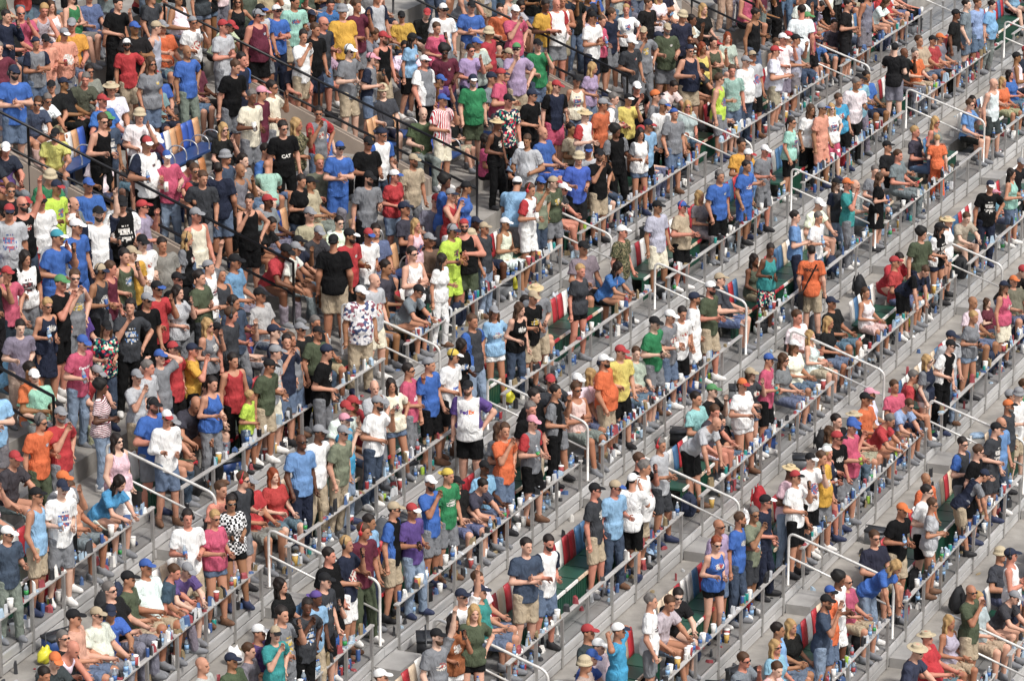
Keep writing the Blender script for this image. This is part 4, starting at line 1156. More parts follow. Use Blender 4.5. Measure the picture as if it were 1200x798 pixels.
YAW = dict(F=28, Q=58, R=78, L=-35, B=208)
PANTSW = {'s': 'shorts', 'j': 'trousers', 'm': 'short shorts', 'd': 'skirt'}
POSEW = {'S0': 'standing', 'Sb': 'standing', 'Sc': 'standing head turned', 'Sd': 'hand on hip', 'Se': 'standing forearm raised', 'Tc': 'seated leaning forward', 'S1': 'standing arms crossed', 'S2': 'standing hands together', 'S3': 'hand raised to face', 'S4': 'arm raised high', 'S5': 'hand on hip', 'S6': 'hands behind head', 'S7': 'bending forward',
         'T0': 'seated', 'Tb': 'seated', 'T1': 'seated leaning forward', 'T2': 'seated arms crossed', 'T3': 'seated hand at face'}
def people_setup(d, i):
    q = random.Random(i * 7 + 3)
    if d['pose'] == 'S0': d['pose'] = q.choice(('S0', 'Sb', 'Sc', 'Se', 'Sd') if i >= 0 else ('S0',))
    if d['pose'] == 'T0': d['pose'] = q.choice(('T0', 'Tb', 'T0', 'Tb', 'Tc'))
    d['lean'] = (q.gauss(0, 2.2), q.gauss(0, 2.2))
    d['fat'] = int(q.random() < (.2 if d['sex'] == 'm' else .15) and d['pose'] in ('S0', 'Sb', 'S1', 'S2', 'S5', 'T0') and 'k' not in d['ex'])
    if d['sex'] == 'f' and d['pose'] in ('S4', 'S6', 'Tb', 'Tc', 'Sd'): d['pose'] = {'S4': 'S3', 'S6': 'S3', 'Tb': 'T0', 'Tc': 'T0', 'Sd': 'S5'}[d['pose']]
    if d['key'] in ('S5F wht blks ck', 'S0B blk tans ck', 'S0R org tans cw', 'S2R blu grys ck'): d['fat'] = 1
    base = .945 if d['sex'] == 'f' else 1.0
    d['scale'] = base * d['sc'] * (.78 if 'k' in d['ex'] else 1) * q.uniform(.985, 1.015)
    d['yaw'] = YAW[d['view']] + q.gauss(0, 15) + (-12 if d['pose'] in ('S1', 'S5') else 0)
    d['skin'] = q.choice(SKIN_D if '1' in d['ex'] else SKIN_M if '2' in d['ex'] else SKIN + SKIN + SKIN_M[:1])
    hd = d['head']; d['hair'] = hd[1] if hd[0] in 'hlpa' and hd != 'bald' else ('k' if '1' in d['ex'] else q.choice('ddeeel' if d['sex'] == 'f' else 'ddeeg'))
    d['thin'] = q.uniform(.92, 1.04)
    d['shoe'] = q.choice([0, 0, 1, 1, 2, 3, 4]); d['rnd'] = q
    p = []
    if hd == 'bald': pass
    elif hd[0] == 'c':
        p.append('capb' if q.random() < .1 else 'cap'); p.append('underlong' if 'l' in d['ex'] or (d['sex'] == 'f' and q.random() < .4) else 'undertail' if d['sex'] == 'f' else 'under')
    elif hd[0] == 's': p += ['bucket' if hd[1] in 'g' or q.random() < .25 else 'hat'] + (['undertail'] if d['sex'] == 'f' else ['under'])
    else: p.append({'h': 'hair', 'l': 'long', 'p': 'tail', 'a': 'afro'}[hd[0]])
    if 's' in d['ex']: p.append('sunglasses')
    if 'h' in d['ex'] or 'H' in d['ex']: p.append('headphones')
    if 'b' in d['ex'] or 'W' in d['ex']: p.append('beard')
    if d['sk'] == 't' and d['shirt'] in ('wht', 'blk', 'gry', 'lgr', 'chr', 'nvy') and not d.get('polo') and d['view'] != 'B' and d['key'] not in TEXT and q.random() < .22:
        d['two'] = q.choice([c for c in ('blk', 'nvy', 'wht', 'gry', 'red', 'blu') if c != d['shirt']])
    d['acc'] = p; return d

LAB = {}
def label_for(d, near):
    c = COL[d['shirt']][1]; kind = {'t': 'T-shirt', 'k': 'tank top', 'l': 'long-sleeved top'}[d['sk']]
    if d.get('polo'): kind = 'polo shirt'
    if d.get('two'): kind = 'T-shirt with ' + COL[d['two']][1].split()[-1] + ' sleeves'
    pc = 'jeans' if d['pants'] in ('den', 'ldn', 'ddn') and d['pk'] == 'j' else ('denim ' if d['pants'] in ('den', 'ldn', 'ddn') else COL[d['pants']][1] + ' ') + PANTSW[d['pk']]
    hd = d['head']
    hw = 'bald head' if hd == 'bald' else CAPC[hd[1]][1] + ' cap' if hd[0] == 'c' else 'brimmed hat' if hd[0] == 's' else {'h': 'short ', 'l': 'long ', 'p': 'tied back ', 'a': 'bushy '}[hd[0]] + {'d': 'dark', 'e': 'brown', 'l': 'blonde', 'g': 'grey', 'r': 'red', 'k': 'black', 'b': 'brown'}[hd[1]] + ' hair'
    who = 'child' if 'k' in d['ex'] else 'person'
    opts = [f"{who} in {c} {kind} and {pc}, {hw}", POSEW[d['pose']]]
    if 's' in d['ex']: opts.append('sunglasses')
    if 'h' in d['ex'] or 'H' in d['ex']: opts.append('headphones')
    if 'b' in d['ex']: opts.append('bearded')
    lab = opts[0] + ', ' + opts[1]
    for extra in opts[2:]:
        if lab not in LAB: break
        if len((lab + ' ' + extra).split()) <= 16: lab += ', ' + extra
    for nb in near:
        if lab not in LAB: break
        t = opts[0] + ', ' + ' '.join(opts[1].split()[:1]) + ' beside person in ' + COL[nb['shirt']][1]
        if len(t.split()) <= 16: lab = t
    if len(lab.split()) > 16: lab = opts[0]
    LAB[lab] = LAB.get(lab, 0) + 1
    return lab

# chest prints -------------------------------------------------------
PRINT = []
for n, (a, b_) in enumerate((('cfccc6', 'a8a49d'), ('cfc9be', 'a8423c'), ('c4a648', 'b9b4aa'), ('c4c2be', '4a74ab'), ('3a3a3e', '8a4a4e'), ('4a628f', 'a9585a'))):
    m, N, L, bs = new_mat('shirt_print'); tc = N.new('ShaderNodeTexCoord'); v = N.new('ShaderNodeTexNoise'); v.inputs['Scale'].default_value = 22; L.new(tc.outputs['Object'], v.inputs['Vector'])
    cr = N.new('ShaderNodeValToRGB'); cr.color_ramp.interpolation = 'CONSTANT'; cr.color_ramp.elements[0].color = lin(a); cr.color_ramp.elements[1].position = .52; cr.color_ramp.elements[1].color = lin(b_)
    L.new(v.outputs['Fac'], cr.inputs[0]); L.new(cr.outputs[0], bs.inputs['Base Color']); bs.inputs['Roughness'].default_value = .8; PRINT.append(m)
def on_cloth(t, kind, x, z, back=False):
    h = t['h']; dr = h.M @ np.array([0, -1.0 if back else 1.0, 0]); o = h.tp((x, .8 if back else -.8, z))
    hit = t['bvh' + kind].ray_cast(Vector(o.tolist()), Vector(dr.tolist()))
    return None if hit[0] is None else hit[0] - Vector(dr.tolist()) * .004
def print_mesh(t, kind, var):
    k = ('print', kind, var)
    if k in t: return t[k]
    q = random.Random(var * 31 + 5); v = []; f = []; grid = {}
    wx, z0, z1, back = ((.10, 1.12, 1.36, 0), (.085, 1.26, 1.36, 0), (.10, 1.20, 1.31, 0), (.03, 1.31, 1.36, 0), (.11, 1.10, 1.30, 0), (.06, 1.22, 1.37, 0), (.11, 1.14, 1.40, 1), (.10, 1.32, 1.40, 1))[var]; nx, nz = 12, 9
    for i in range(nx + 1):
        for j in range(nz + 1):
            p = on_cloth(t, kind, -wx + 2 * wx * i / nx + q.uniform(-.002, .002) + (.06 if var == 3 else 0), z0 + (z1 - z0) * j / nz + q.uniform(-.003, .003), bool(back))
            if p is not None: grid[i, j] = len(v); v.append(tuple(p))
    for i in range(nx):
        for j in range(nz):
            e = ((i + .5) / nx * 2 - 1) ** 2 + ((j + .5) / nz * 2 - 1) ** 2
            if e < 1.1 and q.random() < (.9 if e < .5 else .6) and all(c in grid for c in ((i, j), (i + 1, j), (i + 1, j + 1), (i, j + 1))) and not (var in (0, 2, 6) and j % 4 == 3):
                f.append((grid[i, j], grid[i + 1, j], grid[i + 1, j + 1], grid[i, j + 1]))
    t[k] = mesh_of('print', v, f, True) if f else None
    return t[k]
def text_mesh(t, kind, txt, cx, cz, size, back=False, bold=.0):
    cu = bpy.data.curves.new('lettering', 'FONT'); cu.body = txt; cu.align_x = 'CENTER'; cu.align_y = 'CENTER'; cu.size = size; cu.offset = bold; cu.resolution_u = 2
    o = bpy.data.objects.new('lettering', cu); C.objects.link(o); bpy.context.view_layer.update()
    me = bpy.data.meshes.new_from_object(o.evaluated_get(bpy.context.evaluated_depsgraph_get())); bpy.data.objects.remove(o)
    bm = bmesh.new(); bm.from_mesh(me); bmesh.ops.triangulate(bm, faces=bm.faces[:]); bmesh.ops.subdivide_edges(bm, edges=[e for e in bm.edges if e.calc_length() > .02], cuts=2, use_grid_fill=False)
    for v in bm.verts:
        p = on_cloth(t, kind, (cx - v.co.x) if back else (cx + v.co.x), cz + v.co.y, back)
        if p is not None: v.co = p
        else: v.co = Vector(t['h'].tp((cx + v.co.x, -.12, cz + v.co.y)).tolist())
    bm.to_mesh(me); bm.free(); return me
TEXT = {'S5F wht blks ck': [('Fed', -.055, 1.30, .085, 0, '4d2a8c'), ('Ex', .055, 1.30, .085, 0, 'ef6a20')], 'S0B org tans hd': [('VENDOR', 0, 1.34, .075, 1, '3a2a24')],
        'S2R pnk ldnj cb': [('Coca-Cola', 0, 1.30, .055, 0, 'f4eeee')], 'S3R pnk gryj hd': [('ally', 0, 1.22, .11, 0, 'f2eef0')], 'S0R ddn gryj cw': [('MOTT', 0, 1.30, .075, 0, 'eeeeee')],
        'S0B wht blks hd': [('18', 0, 1.30, .16, 1, 'c8a028')], 'S0R wht blks cy': [('NAPA', .02, 1.16, .06, 0, '2a55b4')], 'S0Q blk blkj hd': [('CAT', 0, 1.20, .08, 0, 'e8e4dc')]}

def dressed(d):
    t = templ(d['pose'], d['sex'], d['fat']); cloth(t, d['sk'], 'shirt'); cloth(t, d['pk'], 'pants'); return t
m_can = surface('phone_black', '121215', .25)
def place_mtx(d):
    z = row_floor(d['row']); return Matrix.LocRotScale(Vector((d['x'] + bend(d['y']), d['y'], z)), Matrix.Rotation(R(d['yaw']), 3, 'Z') @ Matrix.Rotation(R(d['lean'][0]), 3, 'X') @ Matrix.Rotation(R(d['lean'][1]), 3, 'Y'), Vector((d['scale'] * d.get('thin', 1), d['scale'] * d.get('thin', 1), d['scale'])))
def acc_mat(d, a):
    if a in ('hair', 'long', 'tail', 'afro', 'under', 'undertail', 'underlong'): return hair_mat(d['hair'])
    if a == 'beard': return hair_mat('g' if 'W' in d['ex'] else d['hair'] if d['hair'] in HAIRC else 'd')
    if a in ('cap', 'capb'): return cap_mat(d['head'][1])
    if a in ('hat', 'bucket'): return (cap_mat('g') if a == 'bucket' else m_straw) if d['head'][1] in 'wto' else cap_mat(d['head'][1])
    if a == 'sunglasses': return m_shade
    return m_hp['r' if 'H' in d['ex'] else 'k']
def shoe_mesh():
    global SHOE
    if SHOE is None: SHOE = accessory(shoe_field, (-.07, -.22, -.01), (.07, .1, .13), .0125); SHOE.name = 'shoe'
    return SHOE
HELD = []
def build_person(d, near):
    t = dressed(d); h = t['h']
    o = bpy.data.objects.new('person', t['body']); C.objects.link(o); o.matrix_basis = place_mtx(d)
    for s, m in enumerate((skin_mat(d['skin']), m_eye, m_lip)): o.material_slots[s].link = 'OBJECT'; o.material_slots[s].material = m
    tag(o, label_for(d, near), 'person', 'spectators in the stand')
    if d['key'] == 'S5F wht blks ck':        # racing jersey with purple sleeves
        me = t['shirtt'].copy(); me.materials.clear(); me.materials.append(cloth_mat('wht')); me.materials.append(cloth_mat('pur'))
        c = np.zeros(len(me.polygons) * 3); me.polygons.foreach_get('center', c); c = c.reshape(-1, 3)
        me.polygons.foreach_set('material_index', (np.abs(c[:, 0]) > .165).astype(np.int32) * (c[:, 2] > 1.05)); link('shirt', me, o)
    elif d.get('two'):   # two-tone jersey
        me = t['shirtt'].copy(); me.materials.clear(); me.materials.append(cloth_mat(d['shirt'])); me.materials.append(cloth_mat(d['two']))
        c = np.zeros(len(me.polygons) * 3); me.polygons.foreach_get('center', c); c = c.reshape(-1, 3); M_ = h.M; lx = np.abs(c[:, 0]); lz = (c - h.off) @ M_[:, 2] + .93
        me.polygons.foreach_set('material_index', (((lx > .15) & (lz > 1.1)) | (d['rnd'].random() < .4) & (lx > .125) & (lz < 1.3)).astype(np.int32)); link('shirt', me, o)
    else: link('shirt', cloth(t, d['sk'], 'shirt'), o, cloth_mat(d['shirt']))
    link({'j': 'trousers', 'd': 'skirt'}.get(d['pk'], 'shorts'), cloth(t, d['pk'], 'pants'), o, cloth_mat(d['pants'], 'trousers'))
    for q in (-1, 1):
        an = h.leg[q][2]; sm = SHOES[d['shoe']]
        link('shoe', shoe_mesh(), o, sm, Matrix.LocRotScale(Vector((float(an[0]), float(an[1]), 0)), Matrix.Rotation(R(q * 9), 3, 'Z'), None))
    for a in d['acc']:
        ao = link({'capb': 'cap', 'long': 'hair', 'tail': 'hair', 'afro': 'hair', 'under': 'hair', 'undertail': 'hair', 'underlong': 'hair', 'bucket': 'hat'}.get(a, a), acc(a), o, acc_mat(d, a), h.head_m())
        if a == 'cap': link('brim', acc('brim'), ao, cap_mat(d['rnd'].choice('kknrwb') if d['rnd'].random() < .35 else d['head'][1]))
    q = d['rnd']
    if d['key'] == 'S0B org tans hd':        # sling bag worn across the back
        bag = bpy.data.objects.new('shoulder_bag', None); C.objects.link(bag); bag.matrix_basis = o.matrix_basis; tag(bag, 'black shoulder bag with strap across the back of an orange shirt', 'bag')
        pts = [on_cloth(t, 't', -.11 + .27 * i / 8, 1.44 - .52 * i / 8, True) for i in range(9)]; b_ = MB(); b_.tube([p + Vector((0, .006, 0)) for p in pts if p is not None], .016, 6); link('strap', b_.mesh('strap', True), bag, m_black)
        b_ = MB(); b_.box((.15, .06, .62), (.24, .22, .92)); b_.box((.16, .215, .80), (.23, .23, .90)); link('pouch', b_.mesh('pouch'), bag, m_black)
    if d['key'] in TEXT:
        for tx, cx, cz, sz, bk, col in TEXT[d['key']]:
            link('lettering', text_mesh(t, d['sk'], tx, cx, cz, sz, bool(bk), .003), o, surface('print_' + col, col, .8))
    elif d['sk'] in 'tk' and d['pose'] not in ('S1', 'T2', 'S7', 'T1') and d['shirt'] not in ('flo', 'plt', 'cam', 'usa', 'mars', 'flw', 'plc') and not d.get('polo') and q.random() < .55:
        me = print_mesh(t, d['sk'], q.randrange(8))
        if me: link('print', me, o, PRINT[q.choice((4, 5, 1)) if d['shirt'] in ('wht', 'crm', 'lgr', 'yel', 'lim', 'lpk', 'mnt') else q.choice((0, 0, 1, 2, 3))])
    if d['pose'] in ('S2', 'T0', 'S3', 'Tb') and q.random() < .5:      # what the hand holds
        sd = -1 if d['pose'] in ('S2',) else 1
        e, w = h.arm[sd]; p = w + (w - e) / np.linalg.norm(w - e) * .075
        HELD.append((o.matrix_basis @ Vector(p.tolist()), 'phone' if d['pose'] == 'S3' or q.random() < .3 else 'can', d))
    return o

# ------------------------------------------------------------------ who stands where
everyone = [people_setup(parse(l), i) for i, l in enumerate(PEOPLE.strip().splitlines())]
def size_of(d):
    p = (d['x'], d['y'], row_floor(d['row']) + .9); x, y, z = project(p)
    return (1 if d['pose'][0] == 'S' else .62) / z * (1 if in_view(p, 5) else .5)
for d in everyone:
    if d['row'] < 0:
        for a in AISLES:
            if a - .95 < d['y'] < a + .4: d['y'] = a + .42 if d['y'] > a - .4 else a - 1.0
everyone.sort(key=lambda d: -size_of(d))
single, mass = everyone[:300], everyone[300:]
single.sort(key=lambda d: (d['row'], d['y']))
for i, d in enumerate(single):
    near = sorted([e for e in single if e is not d and e['row'] == d['row'] and abs(e['y'] - d['y']) < 1.6 and e['shirt'] != d['shirt']], key=lambda e: abs(e['y'] - d['y']))[:4]
    build_person(d, near)

# everybody else: one crowd object that instances ready-dressed figures
FILLC = ['wht'] * 8 + ['blk'] * 6 + ['gry'] * 7 + ['chr'] * 4 + ['nvy'] * 3 + ['blu'] * 3 + ['sky'] * 2 + ['red'] * 3 + ['org', 'mar', 'mar', 'olv', 'olv', 'lgr', 'lgr', 'lgr', 'tan', 'pnk', 'gld', 'tea', 'ddn', 'lav', 'crm', 'grn']
FILLP = ['dens', 'tans', 'grys', 'blks', 'nvys', 'denj', 'gryj', 'blkj', 'ddnj', 'tanj', 'denm']
HEADS = ['ck', 'cn', 'cw', 'cg', 'ct', 'cr', 'cb', 'hd', 'he', 'hd', 'hg', 'ld', 'le', 'll', 'pd', 'bald', 'cn', 'hd', 'ck', 'cn', 'he', 'cg', 'cr', 'sg', 'st']
occ = {}
for d in everyone: occ.setdefault(d['row'], []).append((d['y'], d['pose'][0]))
gaps = []                                   # unfilled places, where the seats show
def aisle_near(y, w): return any(abs(y - a) < w for a in AISLES)
fr = random.Random(5)
seen = [project((d['x'] + bend(d['y']), d['y'], row_floor(d['row']) + (1.5 if d['pose'][0] == 'S' else 1.02))) for d in everyone]
for a, b_, c in EMPTY:                       # nor before the bare seats
    for y in np.arange(b_, c, .35):
        x = (a - 1) * D + .9 if a > 0 else (a + 99) * S + .12
        seen += [project((x + bend(y), y, row_floor(a) + .72))] * (2 if a < 0 else 1)
def would_hide(x, y, z, stand):             # a filler must not stand before someone who can be told apart
    a = project((x, y, z + (1.78 if stand else 1.3))); b_ = project((x, y, z + .3)); w = (.2 if stand else .15) * 4502 / a[2]
    return any(zz > a[2] + .1 and abs(xx - a[0]) < w and a[1] - 8 < yy < b_[1] for xx, yy, zz in seen)
def fill_row(r, p_fill, p_stand, xs, xt):
    y = -16.0 + fr.uniform(0, .3)
    while y < 48:
        y += .5 if r > 0 else .43
        if aisle_near(y, .55) or (r <= 0 and any(a - 1.5 < y < a + .3 for a in AISLES) and -106 < r): continue
        z = row_floor(r); px = (xt + bend(y), y, z + 1.0)
        if not in_view(px, 30): continue
        near = [abs(y - q) for q, _ in occ.get(r, [])]
        n0 = min(near) if near else 9
        if n0 < (.40 if r > 0 else .33):
            if n0 > .2 or fr.random() < .0: pass
            gaps.append((r, y, True)); continue
        crowding = sum(1 for q in near if q < 1.6)
        pf = p_fill * (1.0 if r <= 0 else (.6 + .2 * crowding)) * (2.4 if r > 0 and y < KNEE else 1.5 if r > 0 and y < -.5 else .75 if r > 1 else 1)
        if any(a == r and b < y < c for a, b, c in EMPTY) or fr.random() > pf: gaps.append((r, y, False)); continue
        st = fr.random() < p_stand
        if would_hide((xs if st else xt) + bend(y), y, z, st):
            st = False
            if would_hide(xt + bend(y), y, z, False): gaps.append((r, y, False)); continue
        sh = fr.choice(FILLC) + (fr.choice(['', '', '', 'k']) if True else '')
        line = f"{r} {y + fr.uniform(-.08, .08):.2f} {(xs if st else xt) + fr.uniform(-.06, .06):.2f} {fr.uniform(.95, 1.03):.3f} {fr.choice(['S0', 'S0', 'S1', 'S2', 'S3', 'S5']) if st else fr.choice(['T0', 'T0', 'T0', 'T1', 'T2', 'T3', 'T3'])}{fr.choice('QRRR')} {sh} {fr.choice(FILLP)} {fr.choice(HEADS)} {fr.choice(['', '', 's', 's', 'b', 'h', '1', '2', 'k' if not st else ''])}"
        mass.append(people_setup(parse(line), 5000 + len(mass))); gaps.append((r, y, True)); occ.setdefault(r, []).append((y, 'S'))
# stretches of deck that the photograph shows empty (deck row, from Y, to Y)
for k in range(1, 9): fill_row(k, .5 if k > 1 else .85, .0 if k > 1 else .4, (k - 1) * D + 1.40, (k - 1) * D + 1.04)
for i in range(1, -13, -1): fill_row(i - 100, .97, .45, (i - 1) * S + .62, (i - 1) * S + .32)

cm_cache = {}
def inst_mat(attr, rough=.85, var=.1, bump=.4):
    if attr in cm_cache: return cm_cache[attr]
    m = surface('crowd_' + attr, '808080', rough, 0, var, 9, bump, 55, .3); N, L = m.node_tree.nodes, m.node_tree.links
    a = N.new('ShaderNodeAttribute'); a.attribute_type = 'INSTANCER'; a.attribute_name = attr
    vm = [n for n in N if n.type == 'VECT_MATH'][0]; L.new(a.outputs['Color'], vm.inputs[0]); cm_cache[attr] = m
    if attr in ('col_shirt', 'col_trousers'): wrinkle(m)
    return m
MIX = [inst_mat('col_skin', .55, .06, .1), m_eye, m_lip, inst_mat('col_shirt'), inst_mat('col_trousers'), SHOES[2], inst_mat('col_hair', .6, .2), inst_mat('col_hat', .8), m_shade]
protos = {}; pcoll = bpy.data.collections.new('crowd_figures')
def proto(d):
    accs = tuple(a for a in d['acc'] if a != 'headphones'); key = (d['pose'], d['sex'], d['fat'], d['sk'], d['pk']) + accs
    if key in protos: return protos[key]
    t = dressed(d); h = t['h']; v = []; f = []; fm = []
    def app(me, mi, M=None, own=False):
        n = sum(len(a) for a in v); co = np.zeros(len(me.vertices) * 3); me.vertices.foreach_get('co', co); co = co.reshape(-1, 3)
        if M is not None: M = np.array(M); co = co @ M[:3, :3].T + M[:3, 3]
        v.append(co); ps = [tuple(n + i for i in p.vertices) for p in me.polygons]; f.extend(ps); fm.extend(t['fm'] if own else [mi] * len(ps))
    app(t['body'], 0, None, True); app(t['shirt' + d['sk']], 3); app(t['pants' + d['pk']], 4)
    for q in (-1, 1): an = h.leg[q][2]; app(shoe_mesh(), 5, Matrix.Translation((float(an[0]), float(an[1]), 0)))
    for a in accs + (('brim',) if 'cap' in accs else ()): app(acc(a), {'sunglasses': 8, 'cap': 7, 'brim': 7, 'capb': 7, 'hat': 7, 'bucket': 7}.get(a, 6), h.head_m())
    me = mesh_of('figure', np.concatenate(v).tolist(), f, True, MIX, fm); o = bpy.data.objects.new('figure_%03d' % len(protos), me); pcoll.objects.link(o)
    protos[key] = len(protos); return protos[key]
# keep the number of ready-dressed figures small: far figures share the outfits' cut
for d in mass:
    d['acc'] = [a for a in d['acc'] if a != 'beard']
    if d['pk'] == 'd': d['pk'] = 'm'
    if d['sk'] == 'l': d['sk'] = 't'
    if d['pose'] in ('Tb',): d['pose'] = 'T0'
    if d['pose'] in ('Sd', 'Se'): d['pose'] = 'Sc'
    if d['sex'] == 'f': d['fat'] = 0
    if 'capb' in d['acc']: d['acc'][d['acc'].index('capb')] = 'cap'
    if d['pose'][0] == 'T' and d['pk'] == 'm': d['pk'] = 's'
ids = [proto(d) for d in mass]
me = bpy.data.meshes.new('crowd'); me.from_pydata([tuple(place_mtx(d).translation) for d in mass], [], [])
def attr(n, t, vals, prop='value'):
    a = me.attributes.new(n, t, 'POINT'); a.data.foreach_set(prop, np.asarray(vals, np.float32 if t != 'INT' else np.int32).ravel())
attr('figure', 'INT', ids); attr('turn', 'FLOAT_VECTOR', [tuple(place_mtx(d).to_euler()) for d in mass], 'vector'); attr('size', 'FLOAT', [d['scale'] for d in mass])
jit = lambda c: tuple(min(1, x * random.uniform(.85, 1.12)) for x in c[:3]) + (1.0,)
for n, fn in (('col_skin', lambda d: lin(d['skin'])), ('col_shirt', lambda d: jit(lin(COL[d['shirt']][0]))), ('col_trousers', lambda d: jit(lin(COL[d['pants']][0]))), ('col_hair', lambda d: lin(HAIRC[d['hair']])),
              ('col_hat', lambda d: lin('b9ab8f') if d['head'][0] == 's' else lin(CAPC.get(d['head'][1], CAPC['k'])[0]))):
    attr(n, 'FLOAT_COLOR', [fn(d) for d in mass], 'color')
crowd = link('crowd', me); tag(crowd, 'dense crowd of spectators filling the rest of the stand', 'crowd', kind='stuff')
gn = bpy.data.node_groups.new('crowd', 'GeometryNodeTree'); gn.interface.new_socket('Geometry', in_out='INPUT', socket_type='NodeSocketGeometry'); gn.interface.new_socket('Geometry', in_out='OUTPUT', socket_type='NodeSocketGeometry')
G = gn.nodes; gi = G.new('NodeGroupInput'); go = G.new('NodeGroupOutput'); iop = G.new('GeometryNodeInstanceOnPoints'); ci = G.new('GeometryNodeCollectionInfo')
ci.inputs['Collection'].default_value = pcoll; ci.inputs['Separate Children'].default_value = True; ci.inputs['Reset Children'].default_value = True
def nat(n, t): a = G.new('GeometryNodeInputNamedAttribute'); a.data_type = t; a.inputs['Name'].default_value = n; return a.outputs['Attribute']
mp = G.new('GeometryNodeMeshToPoints'); gn.links.new(gi.outputs[0], mp.inputs['Mesh']); gn.links.new(mp.outputs[0], iop.inputs['Points'])
gn.links.new(ci.outputs[0], iop.inputs['Instance']); iop.inputs['Pick Instance'].default_value = True; gn.links.new(nat('figure', 'INT'), iop.inputs['Instance Index'])
e2r = G.new('FunctionNodeEulerToRotation'); gn.links.new(nat('turn', 'FLOAT_VECTOR'), e2r.inputs[0]); gn.links.new(e2r.outputs[0], iop.inputs['Rotation'])
cs = G.new('ShaderNodeCombineXYZ'); sz = nat('size', 'FLOAT'); [gn.links.new(sz, cs.inputs[i]) for i in range(3)]; gn.links.new(cs.outputs[0], iop.inputs['Scale']); gn.links.new(iop.outputs[0], go.inputs[0])
md = crowd.modifiers.new('crowd', 'NODES'); md.node_group = gn

# ------------------------------------------------------------------ seats
def bent_panel(w, h, th, curve=.03, n=5):
    b = MB()
    for i in range(n + 1):
        t = i / n; y = -curve * math.sin(t * math.pi * .5) * 1.2 + curve * .4 * t; z = t * h; ww = w * (1 - .25 * max(0, t - .8) * 5 * .4)
        b.v += [(-ww / 2, y, z), (ww / 2, y, z), (ww / 2, y + th, z), (-ww / 2, y + th, z)]
    for i in range(n):
        for a in range(4): c = (a + 1) % 4; b.f.append((i * 4 + a, i * 4 + c, i * 4 + 4 + c, i * 4 + 4 + a))
    b.f += [(3, 2, 1, 0), (n * 4, n * 4 + 1, n * 4 + 2, n * 4 + 3)]
    return b.mesh('back_panel', True)
P_BACK = bent_panel(.218, .43, .02); P_BACK_U = bent_panel(.225, .46, .02, .04)
b = MB(); b.box((-.235, -.40, .40), (.235, .0, .435)); b.box((-.235, -.385, .02), (.235, -.372, .398))
for i in range(7): b.box((-.225 + i * .07, -.394, .02), (-.195 + i * .07, -.384, .398))
P_PAN = b.mesh('seat_pan')
b = MB(); b.box((-.11, -.43, .398), (.11, -.402, .442)); P_LIP = b.mesh('front_panel')
b = MB(); b.box((-.225, -.40, .39), (.225, .0, .43)); b.box((-.03, -.10, .0), (.03, -.04, .388)); P_PAN_U = b.mesh('seat_pan')
b = MB(); b.tube(arc_pts((.24, .02, .42), (.24, -.02, .68), (.24, -.2, .66), 5) + arc_pts((.24, -.22, .66), (.24, -.40, .64), (.24, -.36, .40), 5), .013, 6); P_ARM = b.mesh('armrest', True)
plast = lambda n, c: surface('plastic_' + n, c, .42, 0, .10, 4, .08, 30, .5, None)
m_sg = plast('green', '1f4a3a'); m_sb = plast('blue_pan', '2b4778')
SLAT_L = [plast('white', 'e9e6e0'), plast('white', 'e9e6e0'), plast('red', 'b5343c'), plast('blue', '4a7096'), plast('cream', 'd8c2a8'), plast('red', 'b5343c')]
SLAT_U = [plast('white', 'e9e6e0'), plast('grey', 'aeb4b2'), plast('caramel', 'b5794c'), plast('royal', '3c5cae'), plast('white', 'e9e6e0'), plast('peach', 'cf9f76')]
m_arm = surface('seat_aluminium', 'b9b9b8', .35, .6, .1)
sr = random.Random(3); nl = nu = 0
sitting = {}
for d in everyone + mass:
    if d['pose'][0] == 'T': sitting.setdefault(d['row'], []).append(d['y'])
shown = sorted(gaps, key=lambda g_: (g_[2], abs(g_[1])))
for r, y, taken in shown:
    sits = any(abs(y - q) < .3 for q in sitting.get(r, []))
    if r > 0:
        if nl >= 260 or sits and taken: continue
        nl += 1; x = (r - 1) * D + .88; root = bpy.data.objects.new('stadium_seat', P_PAN); C.objects.link(root)
        root.matrix_basis = Matrix.LocRotScale(Vector((x + bend(y), y, deck_z(r))), Matrix.Rotation(R(90), 3, 'Z'), None)
        if not P_PAN.materials: P_PAN.materials.append(m_sg)
        two = [sr.choice(SLAT_L), sr.choice(SLAT_L)]; cw = sorted({m.name.split('_')[1] for m in two})
        tag(root, f"green stadium seat with {' and '.join(cw)} back panels on the {ORD[r]} railed deck", 'seat', 'green seats along the decks')
        for q in (-1, 1):
            link('back_panel', P_BACK, root, two[(q + 1) // 2], Matrix.Translation((q * .116, .0, .42)) @ Matrix.Rotation(R(-10), 4, 'X'))
            link('front_panel', P_LIP, root, sr.choice(SLAT_L[:3] + SLAT_L[4:5]), Matrix.Translation((q * .116, 0, 0)))
    else:
        if taken or nu >= 140: continue
        nu += 1; i = r + 100; x = (i - 1) * S + .12; root = bpy.data.objects.new('plastic_chair', P_PAN_U); C.objects.link(root)
        root.matrix_basis = Matrix.LocRotScale(Vector((x + bend(y), y, row_floor(r))), Matrix.Rotation(R(90), 3, 'Z'), None)
        if not P_PAN_U.materials: P_PAN_U.materials.append(m_sb)
        two = [sr.choice(SLAT_U), sr.choice(SLAT_U)]; cw = sorted({m.name.split('_')[1] for m in two})
        tag(root, f"empty upper-block chair with {' and '.join(cw)} back panels, blue pan and bent metal armrest", 'chair', 'empty chairs of the upper block')
        for q in (-1, 1): link('back_panel', P_BACK_U, root, two[(q + 1) // 2], Matrix.Translation((q * .118, .0, .42)) @ Matrix.Rotation(R(-12), 4, 'X'))
        link('armrest', P_ARM, root, m_arm)

